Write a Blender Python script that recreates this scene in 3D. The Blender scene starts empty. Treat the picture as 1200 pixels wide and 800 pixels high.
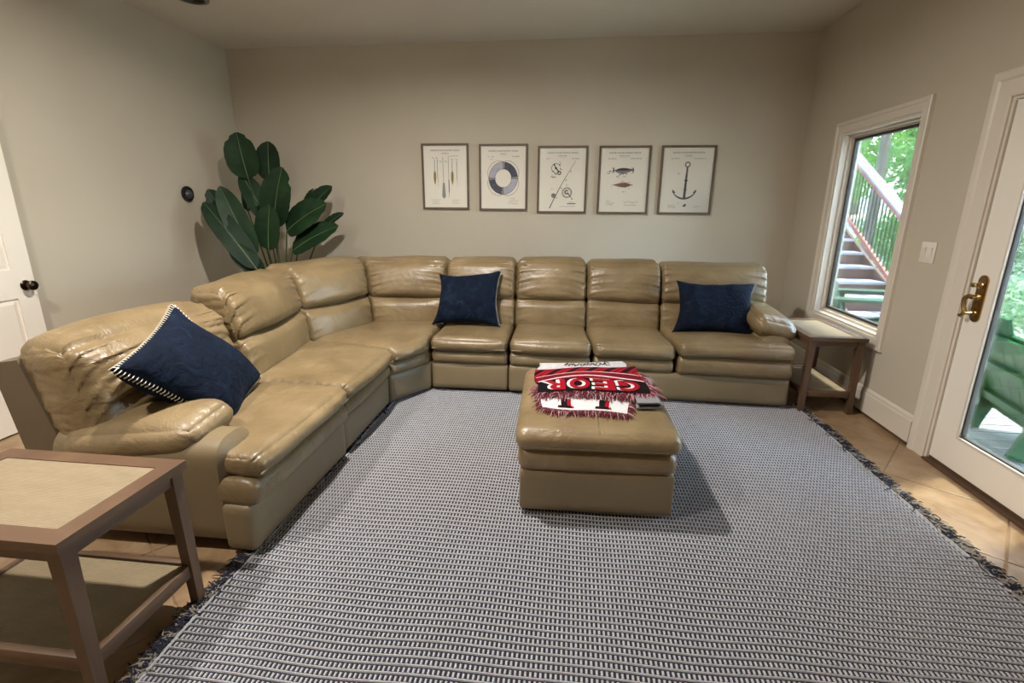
import bpy, bmesh, math, random
import numpy as np
from mathutils import Vector, Matrix, noise

random.seed(7)
rng = np.random.default_rng(7)
C = bpy.context.scene.collection
scene = bpy.context.scene

# ------------------------------------------------------------------ camera
cam_d = bpy.data.cameras.new('camera')
cam_d.sensor_width = 36.0
cam_d.lens = 36.0 * 575.2 / 1200.0
cam_d.clip_start = 0.02
cam = bpy.data.objects.new('camera', cam_d)
C.objects.link(cam)
RIGHT = Vector((0.99344, 0.11413, 0.00686))
UP = Vector((-0.03649, 0.25954, 0.96504))
FWD = Vector((-0.10836, 0.95896, -0.26201))
cam.matrix_world = Matrix(((RIGHT.x, UP.x, -FWD.x, 0.0), (RIGHT.y, UP.y, -FWD.y, 0.0),
                           (RIGHT.z, UP.z, -FWD.z, 1.474), (0, 0, 0, 1)))
scene.camera = cam

# ------------------------------------------------------------------ world, sun, exposure
SKY_STRENGTH = 4.0
SUN_ENERGY = 30.0
CAN_WATTS = 124.0
EXPOSURE = 0.0
scene.view_settings.view_transform = 'Standard'
scene.view_settings.look = 'None'
scene.view_settings.gamma = 1.0
scene.view_settings.use_curve_mapping = False
scene.view_settings.exposure = EXPOSURE
world = bpy.data.worlds.new('sky')
scene.world = world
world.use_nodes = True
wn = world.node_tree
bg = wn.nodes['Background']
sky = wn.nodes.new('ShaderNodeTexSky')
sky.sky_type = 'NISHITA'
sky.sun_disc = False
sky.sun_elevation = math.radians(66)
sky.sun_rotation = math.radians(60)
sky.air_density = 1.0
sky.dust_density = 1.5
wn.links.new(sky.outputs['Color'], bg.inputs['Color'])
bg.inputs['Strength'].default_value = SKY_STRENGTH
sun_d = bpy.data.lights.new('sun', 'SUN')
sun_d.energy = SUN_ENERGY
sun_d.angle = math.radians(5.0)
sun_d.color = (1.0, 0.95, 0.86)
sun = bpy.data.objects.new('sun', sun_d)
C.objects.link(sun)
SUN_FROM = Vector((0.34, 0.16, 1.2)).normalized()
sun.rotation_euler = SUN_FROM.to_track_quat('Z', 'Y').to_euler()

# ------------------------------------------------------------------ room measures
L, R, D, H, Y0 = -3.674, 2.244, 5.411, 3.07, -1.9


# ------------------------------------------------------------------ materials
def srgb(r, g, b):
    f = lambda c: (c / 255.0) / 12.92 if c / 255.0 <= 0.04045 else ((c / 255.0 + 0.055) / 1.055) ** 2.4
    return (f(r), f(g), f(b), 1.0)


class M:
    """small node-material builder"""
    def __init__(s, name, col, rough=0.5, metal=0.0, **kw):
        s.m = bpy.data.materials.new(name)
        s.m.use_nodes = True
        s.n = s.m.node_tree.nodes
        s.l = s.m.node_tree.links
        s.b = s.n['Principled BSDF']
        s.b.inputs['Base Color'].default_value = col
        s.b.inputs['Roughness'].default_value = rough
        s.b.inputs['Metallic'].default_value = metal
        for k, v in kw.items():
            s.b.inputs[k.replace('_', ' ')].default_value = v
        s.col = col
        s.coord = None
        s.last_bump = None

    def co(s, kind='Object', scale=None):
        if s.coord is None:
            s.coord = s.n.new('ShaderNodeTexCoord')
        o = s.coord.outputs[kind]
        if scale is not None:
            mp = s.n.new('ShaderNodeMapping')
            mp.inputs['Scale'].default_value = scale
            s.l.new(o, mp.inputs['Vector'])
            o = mp.outputs['Vector']
        return o

    def noise(s, scale, detail=4, rough=0.55, kind='Object', stretch=None, dist=0.0):
        t = s.n.new('ShaderNodeTexNoise')
        t.inputs['Scale'].default_value = scale
        t.inputs['Detail'].default_value = detail
        t.inputs['Roughness'].default_value = rough
        t.inputs['Distortion'].default_value = dist
        s.l.new(s.co(kind, stretch), t.inputs['Vector'])
        return t.outputs['Fac']

    def voro(s, scale, kind='Object', stretch=None, feature='F1'):
        t = s.n.new('ShaderNodeTexVoronoi')
        t.feature = feature
        t.inputs['Scale'].default_value = scale
        s.l.new(s.co(kind, stretch), t.inputs['Vector'])
        return t.outputs['Distance']

    def wave(s, scale, dist=2.0, kind='Object', stretch=None, direction='X', detail=2):
        t = s.n.new('ShaderNodeTexWave')
        t.bands_direction = direction
        t.inputs['Scale'].default_value = scale
        t.inputs['Distortion'].default_value = dist
        t.inputs['Detail'].default_value = detail
        s.l.new(s.co(kind, stretch), t.inputs['Vector'])
        return t.outputs['Fac']

    def ramp(s, fac, stops):
        r = s.n.new('ShaderNodeValToRGB')
        e = r.color_ramp.elements
        while len(e) < len(stops):
            e.new(0.5)
        for el, (p, c) in zip(e, stops):
            el.position = p
            el.color = c
        s.l.new(fac, r.inputs['Fac'])
        return r.outputs['Color']

    def mix(s, fac, a, b, mode='MIX'):
        x = s.n.new('ShaderNodeMix')
        x.data_type = 'RGBA'
        x.blend_type = mode
        for v, i in ((fac, 0), (a, 6), (b, 7)):
            if hasattr(v, 'is_linked') or hasattr(v, 'links'):
                s.l.new(v, x.inputs[i])
            else:
                x.inputs[i].default_value = v
        return x.outputs[2]

    def color(s, out):
        s.l.new(out, s.b.inputs['Base Color'])
        return s

    def roughness(s, fac, lo, hi):
        r = s.n.new('ShaderNodeMapRange')
        r.inputs['To Min'].default_value = lo
        r.inputs['To Max'].default_value = hi
        s.l.new(fac, r.inputs['Value'])
        s.l.new(r.outputs['Result'], s.b.inputs['Roughness'])
        return s

    def bump(s, fac, strength=0.3, dist=0.01):
        b = s.n.new('ShaderNodeBump')
        b.inputs['Strength'].default_value = strength
        b.inputs['Distance'].default_value = dist
        s.l.new(fac, b.inputs['Height'])
        if s.last_bump is not None:
            s.l.new(s.last_bump, b.inputs['Normal'])
        s.last_bump = b.outputs['Normal']
        s.l.new(s.last_bump, s.b.inputs['Normal'])
        return s

    def objrand(s):
        t = s.n.new('ShaderNodeObjectInfo')
        return t.outputs['Random']


def vary(m, scale, amount=0.25, **kw):
    """colour varied around its own value by noise"""
    c = m.col
    lo = tuple(x * (1 - amount) for x in c[:3]) + (1,)
    hi = tuple(min(1, x * (1 + amount)) for x in c[:3]) + (1,)
    m.color(m.ramp(m.noise(scale, **kw), [(0.3, lo), (0.7, hi)]))
    return m


def mk_wall(name, col):
    m = M(name, col, 0.75)
    vary(m, 1.3, 0.03)
    m.bump(m.noise(160, 3), 0.12, 0.004)
    return m.m


WALL = mk_wall('greige_wall_paint', srgb(189, 179, 161))
CEIL = mk_wall('ceiling_paint', srgb(205, 198, 186))
TRIM = M('white_trim_paint', srgb(212, 202, 188), 0.38).m
DOORP = M('white_door_paint', srgb(232, 224, 212), 0.42)
DOORP.bump(DOORP.noise(60, 4, stretch=(1, 1, 0.08)), 0.12, 0.003)
DOORP = DOORP.m
GASKET = M('dark_gasket', srgb(52, 48, 42), 0.6).m
SWEEP = M('door_sweep_brown', srgb(84, 62, 44), 0.6).m

_l = M('tan_leather', srgb(136, 116, 82), 0.36, Coat_Weight=0.16, Coat_Roughness=0.28)
_big = _l.noise(3.0, 5, 0.6)
_l.color(_l.ramp(_big, [(0.25, srgb(101, 84, 57)), (0.55, srgb(124, 105, 75)), (0.8, srgb(140, 121, 90))]))
_l.roughness(_l.noise(9, 4), 0.30, 0.50)


def ridged(m, scale, stretch=None, detail=4):
    t = m.n.new('ShaderNodeTexNoise')
    t.noise_type = 'RIDGED_MULTIFRACTAL'
    t.normalize = True
    t.inputs['Scale'].default_value = scale
    t.inputs['Detail'].default_value = detail
    t.inputs['Distortion'].default_value = 0.6
    m.l.new(m.co('Object', stretch), t.inputs['Vector'])
    return t.outputs['Fac']


_l.bump(_l.noise(6.0, 5, 0.6, dist=0.8), 0.45, 0.03)
_l.bump(ridged(_l, 4.5), -0.55, 0.03)
_l.bump(_l.voro(190), 0.22, 0.002)
LEATHER = _l.m
_l = M('tan_leather_panel', srgb(119, 103, 76), 0.46, Coat_Weight=0.08, Coat_Roughness=0.35)
vary(_l, 2.2, 0.08)
_l.bump(_l.noise(4.0, 4, 0.5), 0.25, 0.02)
_l.bump(_l.voro(190), 0.2, 0.002)
LEATHER_FLAT = _l.m
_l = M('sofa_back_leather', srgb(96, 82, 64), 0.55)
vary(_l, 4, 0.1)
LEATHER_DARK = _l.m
BLACK = M('black_cloth', srgb(20, 17, 15), 0.9).m

_v = M('navy_velvet', srgb(20, 36, 66), 0.85, Specular_IOR_Level=0.12, Sheen_Weight=0.06, Sheen_Roughness=0.35)
_v.b.inputs['Sheen Tint'].default_value = srgb(96, 128, 170)
_v.color(_v.ramp(_v.noise(11, 6, 0.65, dist=1.2), [(0.3, srgb(6, 12, 26)), (0.55, srgb(12, 22, 38)), (0.78, srgb(28, 42, 62))]))
_v.bump(_v.noise(14, 4, dist=1.2), 0.6, 0.025)
_v.bump(_v.noise(420, 2), 0.15, 0.002)
VELVET = _v.m
STITCH = M('cream_thread', srgb(226, 218, 200), 0.8).m

_w = M('walnut_table_wood', srgb(138, 102, 72), 0.5)
_g = _w.noise(14, 6, 0.65, stretch=(1, 1, 0.12), dist=0.4)
_w.color(_w.ramp(_g, [(0.25, srgb(66, 48, 34)), (0.55, srgb(92, 68, 49)), (0.8, srgb(112, 86, 63))]))
_w.bump(_g, 0.15, 0.004)
WOOD = _w.m
_w = M('walnut_table_wood_lengthwise', srgb(138, 102, 72), 0.5)
_g = _w.noise(14, 6, 0.65, stretch=(0.12, 0.12, 1), dist=0.4)
_w.color(_w.ramp(_g, [(0.25, srgb(66, 48, 34)), (0.55, srgb(92, 68, 49)), (0.8, srgb(112, 86, 63))]))
_w.bump(_g, 0.15, 0.004)
WOOD_H = _w.m


def mk_weave(name, col, px, py):
    """cane / grasscloth: fine crossing threads"""
    m = M(name, col, 0.75)
    a = m.wave(px, 1.2, direction='X')
    b = m.wave(py, 1.2, direction='Y')
    x = m.mix(0.5, a, b)
    dk = tuple(v * 0.62 for v in col[:3]) + (1,)
    lt = tuple(min(1, v * 1.18) for v in col[:3]) + (1,)
    base = m.ramp(x, [(0.2, dk), (0.7, lt)])
    pat = m.ramp(m.noise(9, 5, 0.7, stretch=(1, 3, 1)), [(0.3, (0.82, 0.8, 0.76, 1)), (0.7, (1, 1, 1, 1))])
    m.color(m.mix(1.0, base, pat, 'MULTIPLY'))
    m.bump(x, 0.5, 0.004)
    return m.m


CANE = mk_weave('woven_cane', srgb(142, 126, 100), 38, 52)
CANE_SHELF = mk_weave('woven_cane_shelf', srgb(146, 130, 102), 38, 52)

RUG_DARK = M('rug_navy_wool', srgb(27, 28, 42), 0.95)
vary(RUG_DARK, 30, 0.2)
RUG_DARK = RUG_DARK.m
RUG_LIGHT = M('rug_ivory_wool', srgb(160, 158, 160), 0.95)
vary(RUG_LIGHT, 60, 0.14)
RUG_LIGHT = RUG_LIGHT.m
FRINGE_N = M('fringe_navy', srgb(30, 31, 44), 0.95).m
FRINGE_I = M('fringe_ivory', srgb(138, 130, 120), 0.95).m

_t = M('travertine_tile', srgb(178, 146, 108), 0.32)
_n = _t.noise(4.5, 8, 0.62, kind='Object', dist=1.2)
_c = _t.ramp(_n, [(0.25, srgb(112, 86, 60)), (0.48, srgb(146, 119, 88)), (0.62, srgb(158, 132, 102)), (0.8, srgb(176, 154, 124))])
_r = _t.ramp(_t.objrand(), [(0.0, (0.88, 0.86, 0.84, 1)), (1.0, (1, 1, 1, 1))])
_t.color(_t.mix(1.0, _c, _r, 'MULTIPLY'))
_t.roughness(_t.noise(12, 5), 0.22, 0.5)
_t.bump(_t.noise(20, 6), 0.12, 0.004)
_t.bump(_t.noise(7, 6, dist=1.5), 0.1, 0.004)
TILE = _t.m
GROUT = M('grout', srgb(132, 108, 82), 0.9)
vary(GROUT, 40, 0.2)
GROUT = GROUT.m

FRAME = M('grey_brown_frame_wood', srgb(96, 80, 66), 0.55)
vary(FRAME, 30, 0.18)
FRAME = FRAME.m
PAPER = M('off_white_paper', srgb(240, 236, 226), 0.8)
vary(PAPER, 3, 0.02)
PAPER = PAPER.m
INK = M('print_ink_black', srgb(46, 42, 42), 0.9).m
INK_GREY = M('print_ink_grey', srgb(150, 148, 150), 0.9).m
INK_SLATE = M('print_slate_blue', srgb(84, 88, 104), 0.9)
vary(INK_SLATE, 40, 0.4)
INK_SLATE = INK_SLATE.m
INK_PALE = M('print_pale_lilac', srgb(186, 186, 202), 0.9)
vary(INK_PALE, 40, 0.12)
INK_PALE = INK_PALE.m
INK_OLIVE = M('print_olive', srgb(150, 138, 76), 0.9)
vary(INK_OLIVE, 40, 0.25)
INK_OLIVE = INK_OLIVE.m
INK_BROWN = M('print_brown', srgb(150, 116, 92), 0.9)
vary(INK_BROWN, 40, 0.25)
INK_BROWN = INK_BROWN.m
INK_STEEL = M('print_steel', srgb(96, 96, 104), 0.9)
vary(INK_STEEL, 60, 0.4)
INK_STEEL = INK_STEEL.m


def mk_glass(name, tint=(1, 1, 1, 1), refl=0.9):
    m = bpy.data.materials.new(name)
    m.use_nodes = True
    n, l = m.node_tree.nodes, m.node_tree.links
    n.remove(n['Principled BSDF'])
    tr = n.new('ShaderNodeBsdfTransparent')
    tr.inputs['Color'].default_value = tint
    gl = n.new('ShaderNodeBsdfGlossy')
    gl.inputs['Roughness'].default_value = 0.01
    fr = n.new('ShaderNodeFresnel')
    fr.inputs['IOR'].default_value = 1.45
    mul = n.new('ShaderNodeMath')
    mul.operation = 'MULTIPLY'
    mul.inputs[1].default_value = refl
    l.new(fr.outputs['Fac'], mul.inputs[0])
    mx = n.new('ShaderNodeMixShader')
    l.new(mul.outputs['Value'], mx.inputs['Fac'])
    l.new(tr.outputs['BSDF'], mx.inputs[1])
    l.new(gl.outputs['BSDF'], mx.inputs[2])
    l.new(mx.outputs['Shader'], n['Material Output'].inputs['Surface'])
    return m


GLASS = mk_glass('window_glass', (0.93, 0.97, 0.95, 1), 0.8)
GLAZE = mk_glass('picture_glass', (0.99, 0.99, 0.985, 1), 0.7)

BRASS = M('polished_brass', srgb(176, 146, 96), 0.25, 1.0).m
BRONZE = M('dark_bronze', srgb(72, 60, 50), 0.28, 1.0).m
PLASTIC = M('white_plastic', srgb(222, 214, 202), 0.35).m
DARKP = M('black_plastic', srgb(18, 18, 20), 0.4).m
GREYP = M('grey_dome_plastic', srgb(66, 66, 70), 0.3).m
VENT = M('vent_grey', srgb(120, 112, 102), 0.5).m

_p = M('leaf_green', srgb(30, 66, 34), 0.55, Specular_IOR_Level=0.3)
_g = _p.noise(6, 4, stretch=(1, 1, 1))
_p.color(_p.mix(_p.objrand(), _p.ramp(_g, [(0.3, srgb(14, 32, 20)), (0.7, srgb(24, 50, 28))]),
                _p.ramp(_g, [(0.3, srgb(18, 42, 22)), (0.7, srgb(34, 66, 34))])))
_p.bump(_p.wave(30, 1.0, direction='Z'), 0.12, 0.004)
LEAF = _p.m
RIB = M('leaf_midrib', srgb(84, 112, 66), 0.5).m
STALK = M('plant_stalk', srgb(58, 74, 40), 0.5).m
POT = mk_weave('basket_pot', srgb(150, 116, 76), 30, 30)
SOIL = M('potting_soil', srgb(44, 34, 26), 0.95).m

RED = srgb(142, 6, 26)
_k = M('throw_white_knit', srgb(198, 193, 192), 0.9)
_k.bump(_k.wave(120, 0.5, direction='X'), 0.3, 0.002)
T_WHITE = _k.m
_k = M('throw_grey_knit', srgb(170, 168, 168), 0.9)
vary(_k, 40, 0.15)
T_GREY = _k.m
T_ROLL = M('throw_dark_grey_knit', srgb(120, 118, 120), 0.9).m
T_BLACK = M('throw_black_knit', srgb(14, 11, 13), 0.92, Specular_IOR_Level=0.12).m
T_RED = M('throw_red_knit', RED, 0.92, Specular_IOR_Level=0.12).m
T_MAROON = M('throw_fringe_maroon', srgb(92, 18, 34), 0.9).m
T_PINK = M('throw_fringe_pale', srgb(172, 128, 132), 0.9).m
# woven face of the throw: black band at the hem, red with slanting black bars above it (woven colours, by UV)
_k = M('throw_woven_face', RED, 0.92, Specular_IOR_Level=0.12)
_sep = _k.n.new('ShaderNodeSeparateXYZ')
_k.l.new(_k.co('UV'), _sep.inputs[0])


def _math(m, op, a, b=None):
    x = m.n.new('ShaderNodeMath')
    x.operation = op
    for i, v in enumerate((a, b)):
        if v is None:
            continue
        if isinstance(v, (int, float)):
            x.inputs[i].default_value = v
        else:
            m.l.new(v, x.inputs[i])
    return x.outputs[0]


_u, _vv = _sep.outputs[0], _sep.outputs[1]
_diag = _math(_k, 'FRACT', _math(_k, 'MULTIPLY', _math(_k, 'SUBTRACT', _u, _math(_k, 'MULTIPLY', _vv, 0.42)), 5.6))
_bar = _math(_k, 'LESS_THAN', _diag, 0.40)
_thin = _math(_k, 'MULTIPLY', _math(_k, 'GREATER_THAN', _diag, 0.66), _math(_k, 'LESS_THAN', _diag, 0.74))
_bars = _math(_k, 'MULTIPLY', _math(_k, 'MAXIMUM', _bar, _thin), _math(_k, 'GREATER_THAN', _vv, 0.66))
_band = _math(_k, 'LESS_THAN', _vv, 0.44)
_blk = _math(_k, 'MAXIMUM', _bars, _band)
_mar = _math(_k, 'MULTIPLY', _math(_k, 'LESS_THAN', _vv, 0.62), _math(_k, 'GREATER_THAN', _vv, 0.48))
_k.color(_k.mix(_blk, _k.mix(_mar, RED, srgb(96, 8, 24)), srgb(14, 9, 11)))
_k.bump(_k.noise(300, 2, kind='Object'), 0.3, 0.002)
T_FACE = _k.m

DECK = M('weathered_deck_wood', srgb(140, 144, 140), 0.75)
vary(DECK, 8, 0.2, stretch=(0.15, 1, 1))
DECK = DECK.m
TREAD = M('weathered_tread_wood', srgb(170, 172, 178), 0.7)
vary(TREAD, 8, 0.15, stretch=(0.2, 1, 1))
TREAD = TREAD.m
RISER = M('stained_riser_wood', srgb(120, 92, 80), 0.75)
vary(RISER, 7, 0.2, stretch=(0.2, 1, 1))
RISER = RISER.m
RAILW = M('red_stained_rail_wood', srgb(178, 112, 98), 0.7)
vary(RAILW, 7, 0.15)
RAILW = RAILW.m
BALU = M('black_baluster_metal', srgb(36, 52, 44), 0.5).m
GREEN_PL = M('bright_green_plastic', srgb(18, 82, 38), 0.4)
vary(GREEN_PL, 3, 0.06)
GREEN_PL = GREEN_PL.m
DGREEN_PL = M('dark_green_plastic', srgb(52, 84, 66), 0.42).m
_b = M('tree_bark', srgb(126, 116, 100), 0.9)
_g = _b.noise(10, 6, 0.7, stretch=(1, 1, 0.15))
_b.color(_b.ramp(_g, [(0.3, srgb(84, 76, 64)), (0.7, srgb(160, 150, 134))]))
_b.bump(_g, 0.6, 0.03)
BARK = _b.m


def mk_foliage(name, a, b):
    m = M(name, a, 0.55)
    m.color(m.ramp(m.noise(2.2, 4), [(0.3, a), (0.7, b)]))
    m.b.inputs['Subsurface Weight'].default_value = 0.0
    tl = m.n.new('ShaderNodeBsdfTranslucent')
    tl.inputs['Color'].default_value = b
    mx = m.n.new('ShaderNodeMixShader')
    mx.inputs['Fac'].default_value = 0.45
    m.l.new(m.b.outputs[0], mx.inputs[1])
    m.l.new(tl.outputs[0], mx.inputs[2])
    m.l.new(mx.outputs[0], m.n['Material Output'].inputs['Surface'])
    return m.m


FOL_A = mk_foliage('foliage_bright', srgb(92, 146, 70), srgb(160, 205, 122))
FOL_B = mk_foliage('foliage_mid', srgb(80, 126, 74), srgb(140, 185, 120))
FOL_C = mk_foliage('foliage_pale', srgb(120, 156, 118), srgb(190, 215, 180))
_g = M('woodland_ground', srgb(150, 146, 128), 0.95)
_g.color(_g.ramp(_g.noise(3.5, 8, 0.75), [(0.35, srgb(120, 128, 100)), (0.47, srgb(190, 190, 176)), (0.6, srgb(232, 232, 228))]))
GROUND = _g.m
STUCCO = M('outside_wall_siding', srgb(170, 160, 146), 0.8).m


# ------------------------------------------------------------------ object helpers
def tag(o, label=None, cat=None, group=None, kind=None):
    if label:
        o['label'] = label
    if cat:
        o['category'] = cat
    if group:
        o['group'] = group
    if kind:
        o['kind'] = kind
    return o


def thing(name, label, cat, loc=(0, 0, 0), rotz=0.0, group=None):
    o = bpy.data.objects.new(name, None)
    o.empty_display_size = 0.1
    C.objects.link(o)
    o.location = loc
    o.rotation_euler = (0, 0, rotz)
    return tag(o, label, cat, group)


def wmat(o):
    m = o.matrix_basis.copy()
    while o.parent:
        o = o.parent
        m = o.matrix_basis @ m
    return m


class B:
    """collects shapes, then links them as ONE mesh object"""
    def __init__(s):
        s.v, s.f, s.mi, s.uv = [], [], [], None

    def add(s, v, f, mi=0):
        o = len(s.v)
        s.v.extend([tuple(p) for p in v])
        s.f.extend([tuple(i + o for i in q) for q in f])
        s.mi.extend([mi] * len(f))
        return s

    def box(s, x0, x1, y0, y1, z0, z1, bev=0.0, mi=0):
        if bev <= 0:
            v = [(x0, y0, z0), (x1, y0, z0), (x1, y1, z0), (x0, y1, z0), (x0, y0, z1), (x1, y0, z1), (x1, y1, z1), (x0, y1, z1)]
            f = [(3, 2, 1, 0), (4, 5, 6, 7), (0, 1, 5, 4), (1, 2, 6, 5), (2, 3, 7, 6), (3, 0, 4, 7)]
            return s.add(v, f, mi)
        bm = bmesh.new()
        bmesh.ops.create_cube(bm, size=1.0)
        for p in bm.verts:
            p.co = Vector(((x0 + x1) / 2 + p.co.x * (x1 - x0), (y0 + y1) / 2 + p.co.y * (y1 - y0), (z0 + z1) / 2 + p.co.z * (z1 - z0)))
        bmesh.ops.bevel(bm, geom=list(bm.edges), offset=bev, segments=2, profile=0.5, affect='EDGES')
        return s.bm(bm, mi)

    def bm(s, bm, mi=0):
        bm.verts.index_update()
        s.add([p.co[:] for p in bm.verts], [[q.index for q in f.verts] for f in bm.faces], mi)
        bm.free()
        return s

    def tube(s, pts, rad, n=8, caps=True, mi=0, flat=None):
        """swept circle (or flattened ellipse) along pts; rad scalar or list"""
        pts = [Vector(p) for p in pts]
        m = len(pts)
        rad = [rad] * m if isinstance(rad, (int, float)) else rad
        vs, fs = [], []
        up = Vector((0, 0, 1))
        for i, p in enumerate(pts):
            t = (pts[min(i + 1, m - 1)] - pts[max(i - 1, 0)]).normalized()
            if abs(t.dot(up)) > 0.95:
                up = Vector((1, 0, 0)) if abs(t.x) < 0.9 else Vector((0, 1, 0))
            a = t.cross(up).normalized()
            b = a.cross(t).normalized()
            up = b
            for k in range(n):
                q = 2 * math.pi * k / n
                vs.append(p + (a * math.cos(q) + b * math.sin(q) * (flat or 1.0)) * rad[i])
        for i in range(m - 1):
            for k in range(n):
                fs.append((i * n + k, i * n + (k + 1) % n, (i + 1) * n + (k + 1) % n, (i + 1) * n + k))
        if caps:
            fs.append(tuple(reversed(range(n))))
            fs.append(tuple((m - 1) * n + k for k in range(n)))
        return s.add(vs, fs, mi)

    def lathe(s, prof, org, axis='z', n=20, mi=0):
        """prof: (radius, height) pairs along axis from org"""
        vs, fs = [], []
        ox, oy, oz = org
        for r, h in prof:
            for k in range(n):
                q = 2 * math.pi * k / n
                c, d = r * math.cos(q), r * math.sin(q)
                vs.append({'z': (ox + c, oy + d, oz + h), 'x': (ox + h, oy + c, oz + d), 'y': (ox + d, oy + h, oz + c)}[axis])
        m = len(prof)
        for i in range(m - 1):
            for k in range(n):
                fs.append((i * n + k, i * n + (k + 1) % n, (i + 1) * n + (k + 1) % n, (i + 1) * n + k))
        fs.append(tuple(reversed(range(n))))
        fs.append(tuple((m - 1) * n + k for k in range(n)))
        return s.add(vs, fs, mi)

    def prism(s, poly, a0, a1, put, mi=0):
        """poly of 2-D points swept from a0 to a1; put(u, v, a) gives the world point"""
        n = len(poly)
        v = [put(u, w, a0) for u, w in poly] + [put(u, w, a1) for u, w in poly]
        f = [tuple(reversed(range(n))), tuple(range(n, 2 * n))]
        f += [(i, (i + 1) % n, n + (i + 1) % n, n + i) for i in range(n)]
        return s.add(v, f, mi)

    def strip(s, pts, w, mi=0):
        return s

    def build(s, name, mats, parent=None, smooth=True, world=True, recalc=True):
        me = bpy.data.meshes.new(name)
        if world and parent is not None:
            inv = wmat(parent).inverted()
            vs = [tuple(inv @ Vector(p)) for p in s.v]
        else:
            vs = s.v
        me.from_pydata(vs, [], s.f)
        mats = mats if isinstance(mats, (list, tuple)) else [mats]
        for m in mats:
            me.materials.append(m)
        if len(mats) > 1:
            me.polygons.foreach_set('material_index', s.mi)
        if recalc:
            bm = bmesh.new()
            bm.from_mesh(me)
            bmesh.ops.recalc_face_normals(bm, faces=bm.faces)
            bm.to_mesh(me)
            bm.free()
        if smooth:
            me.polygons.foreach_set('use_smooth', [True] * len(me.polygons))
            try:
                me.set_sharp_from_angle(angle=math.radians(40))
            except Exception:
                pass
        me.update()
        o = bpy.data.objects.new(name, me)
        C.objects.link(o)
        if parent is not None:
            o.parent = parent
        return o


def link_mesh(name, me, parent=None):
    o = bpy.data.objects.new(name, me)
    C.objects.link(o)
    o.parent = parent
    return o


def box_obj(name, dims, mat, parent=None, bev=0.0):
    return B().box(*dims, bev=bev).build(name, mat, parent)


def struct(o, label=None):
    o['kind'] = 'structure'
    if label:
        o['label'] = label
    return o


# ------------------------------------------------------------------ floor: grout bed and diagonal tiles
floor = struct(B().box(L - 0.2, R + 0.14, Y0 - 0.2, D + 0.2, -0.12, -0.004).build('floor', GROUT), 'tan stone tile floor laid on the diagonal')


def clip_poly(poly, x0, x1, y0, y1):
    for ax, val, sgn in ((0, x0, 1), (0, x1, -1), (1, y0, 1), (1, y1, -1)):
        out = []
        for i in range(len(poly)):
            a, b = poly[i], poly[(i + 1) % len(poly)]
            da, db = sgn * (a[ax] - val), sgn * (b[ax] - val)
            if da >= 0:
                out.append(a)
            if (da >= 0) != (db >= 0):
                t = da / (da - db)
                out.append((a[0] + t * (b[0] - a[0]), a[1] + t * (b[1] - a[1])))
        poly = out
        if len(poly) < 3:
            return []
    return poly


PT, ANG = 0.53, math.radians(51)
ca, sa = math.cos(ANG), math.sin(ANG)
# a grout line runs through (2.09, 3.07) along (ca, sa)
n0 = 2.09 * sa - 3.07 * ca
d0 = 1.841 * ca + 2.14 * sa
for i in range(-14, 15):
    for j in range(-14, 15):
        g = 0.004
        p = []
        for a, b in ((g, g), (PT - g, g), (PT - g, PT - g), (g, PT - g)):
            u, w = d0 + i * PT + a, n0 - j * PT - b
            p.append((u * ca + w * sa, u * sa - w * ca))
        p = clip_poly(p, L + 0.003, R - 0.003, Y0 + 0.003, D - 0.003)
        if not p:
            continue
        ar = abs(sum(p[k][0] * p[(k + 1) % len(p)][1] - p[(k + 1) % len(p)][0] * p[k][1] for k in range(len(p)))) / 2
        if ar < 0.002:
            continue
        cx = sum(q[0] for q in p) / len(p)
        cy = sum(q[1] for q in p) / len(p)
        n = len(p)
        ins = [(cx + (q[0] - cx) * (1 - 0.004 / 0.2), cy + (q[1] - cy) * (1 - 0.004 / 0.2)) for q in p]
        v = [(x, y, -0.004) for x, y in p] + [(x, y, -0.0015) for x, y in p] + [(x, y, 0.0) for x, y in ins]
        f = [tuple(reversed(range(n))), tuple(range(2 * n, 3 * n))]
        for r in (0, n):
            f += [(r + k, r + (k + 1) % n, r + n + (k + 1) % n, r + n + k) for k in range(n)]
        B().add(v, f).build('tile', TILE, floor, smooth=False)

# ------------------------------------------------------------------ walls and ceiling
DY0, DY1, DZ = 2.06, 3.035, 2.045      # door opening in the wall on the garden side
WY0, WY1, WZ0, WZ1 = 3.72, 4.70, 0.585, 2.095   # window opening
T = 0.14
struct(B().box(L - T, R + T, D, D + T, -0.12, H).build('wall_back', WALL, smooth=False), 'plain greige wall behind the sofa')
struct(B().box(L - T, L, Y0, D, -0.12, H).build('wall_left', WALL, smooth=False), 'plain greige wall behind the plant')
struct(B().box(L - T, R + T, Y0 - T, Y0, -0.12, H).build('wall_front', WALL, smooth=False))
wr = B()
wr.box(R, R + T, Y0, DY0, -0.12, H).box(R, R + T, DY0, DY1, DZ, H).box(R, R + T, DY1, WY0, -0.12, H)
wr.box(R, R + T, WY0, WY1, -0.12, WZ0).box(R, R + T, WY0, WY1, WZ1, H).box(R, R + T, WY1, D, -0.12, H)
struct(wr.build('wall_right', WALL, smooth=False), 'greige wall with a window and a glazed door')
struct(B().box(L - T, R + T, Y0 - T, D + T, H, H + 0.12).build('ceiling', CEIL, smooth=False), 'plain pale ceiling')


def moulding(name, poly, a0, a1, put, parent=None, mat=TRIM):
    return B().prism(poly, a0, a1, put).build(name, mat, parent, smooth=False)


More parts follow.
